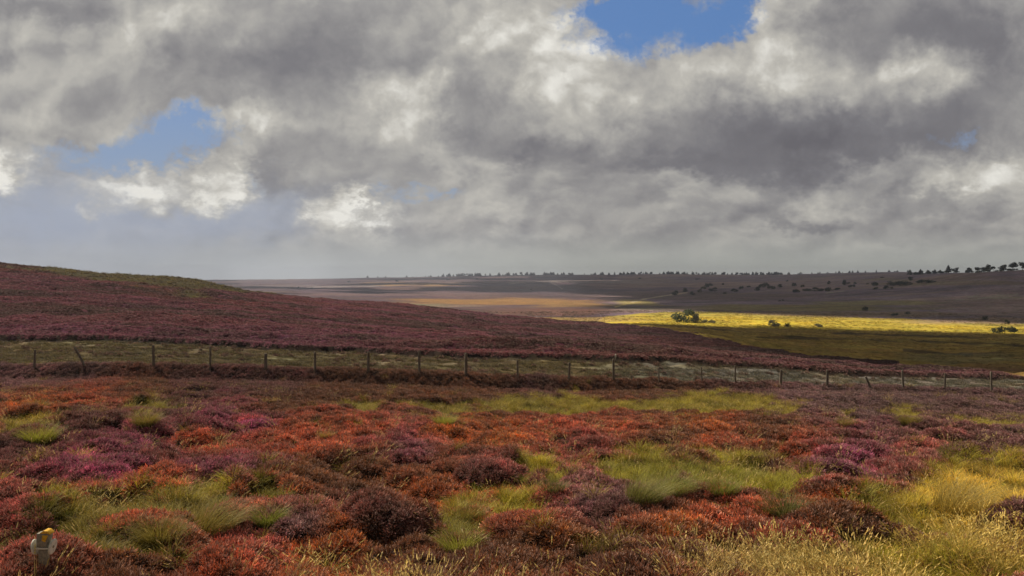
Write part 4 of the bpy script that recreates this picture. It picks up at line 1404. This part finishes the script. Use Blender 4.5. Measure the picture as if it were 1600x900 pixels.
special = {9: 'tallest pointed conifer in the left half of the ridge trees', 21: 'slim wind-bent pine with a small crown near the right end of the ridge', 22: 'broad domed tree near the right edge of the ridge, the biggest there',
           0: 'dark round tree standing below the others just under the ridge', 17: 'tall round-headed tree in the middle of the ridge clump'}
for k, (px, py, w_, h_, kind) in enumerate(RT):
    u = (px - 800) / FPX
    if k == 0:
        x, y, z, ww, hh = at(px, py, w_, h_, 250)
    else:
        yy_ = np.linspace(500, 1200, 400); xx_ = u * yy_
        zz_ = ground_at(xx_, yy_); j = int(np.argmax(zz_ / yy_))
        x, y, z = xx_[j], yy_[j] + random.uniform(-12, 8), zz_[j]
        ww, hh = w_ / FPX * y, h_ / FPX * y * 1.15
    grp = None if k in special else 'trees along the ridge on the right'
    lab = special.get(k, 'dark tree in the row along the ridge on the right against the sky' if kind != 'conifer' else 'small pointed conifer in the row along the ridge on the right')
    plant('ridge_tree', 'tree', kind, k, m_dark, x, y, z - .3, ww, hh, lab, grp)
for px in (1429, 1436, 1442, 1449, 1455, 1461, 1467, 1473, 1479, 1499, 1509, 1519, 1527, 1534, 1543, 1551, 1559, 1567, 1574, 1582, 1591, 1602):
    u = (px - 800) / FPX
    yy_ = np.linspace(500, 1200, 400); xx_ = u * yy_
    zz_ = ground_at(xx_, yy_); j = int(np.argmax(zz_ / yy_))
    x, y, z = xx_[j], yy_[j] + random.uniform(-6, 10), zz_[j]
    plant('ridge_bush', 'bush', 'bush', px, m_dark, x, y, z - .3, random.uniform(6, 10) / FPX * y, random.uniform(3.5, 6) / FPX * y, 'low dark bush filling the foot of the ridge tree row on the right', 'low bushes under the ridge trees', parts=False)
# the long skyline row of small conifers
rr_ = np.random.default_rng(77)
sky_x = list(rr_.uniform(690, 1060, 135)) + list(rr_.uniform(1060, 1235, 75)) + list(rr_.uniform(570, 700, 12)) + list(rr_.uniform(1230, 1425, 30))
for k, px in enumerate(sky_x):
    u = (px - 800) / FPX
    yy_ = np.linspace(2300, 3300, 200); xx_ = u * yy_
    zz_ = ground_at(xx_, yy_); j = int(np.argmax(zz_ / yy_))
    y = yy_[j] + rr_.uniform(-60, 10); x = u * y; z = float(ground_at(x, y))
    hpx = rr_.uniform(2.2, 5.2) * (1 if px > 690 else .75)
    if px > 1235: hpx *= .75
    hh = hpx / FPX * y; ww = rr_.uniform(.55, 1.1) * hh
    plant('skyline_conifer', 'conifer', 'conifer' if rr_.uniform() < .75 else 'round', int(rr_.integers(0, 4)), m_dark, x, y, z - 1.5, ww, hh + 1.5,
          ('tiny dark conifer in the dense middle of the far skyline row' if 690 <= px < 1235 else 'tiny dark conifer, one of few at the left end of the far skyline' if px < 690 else 'tiny dark tree, one of few on the far skyline left of the ridge trees'), 'conifers along the far skyline', parts=False)
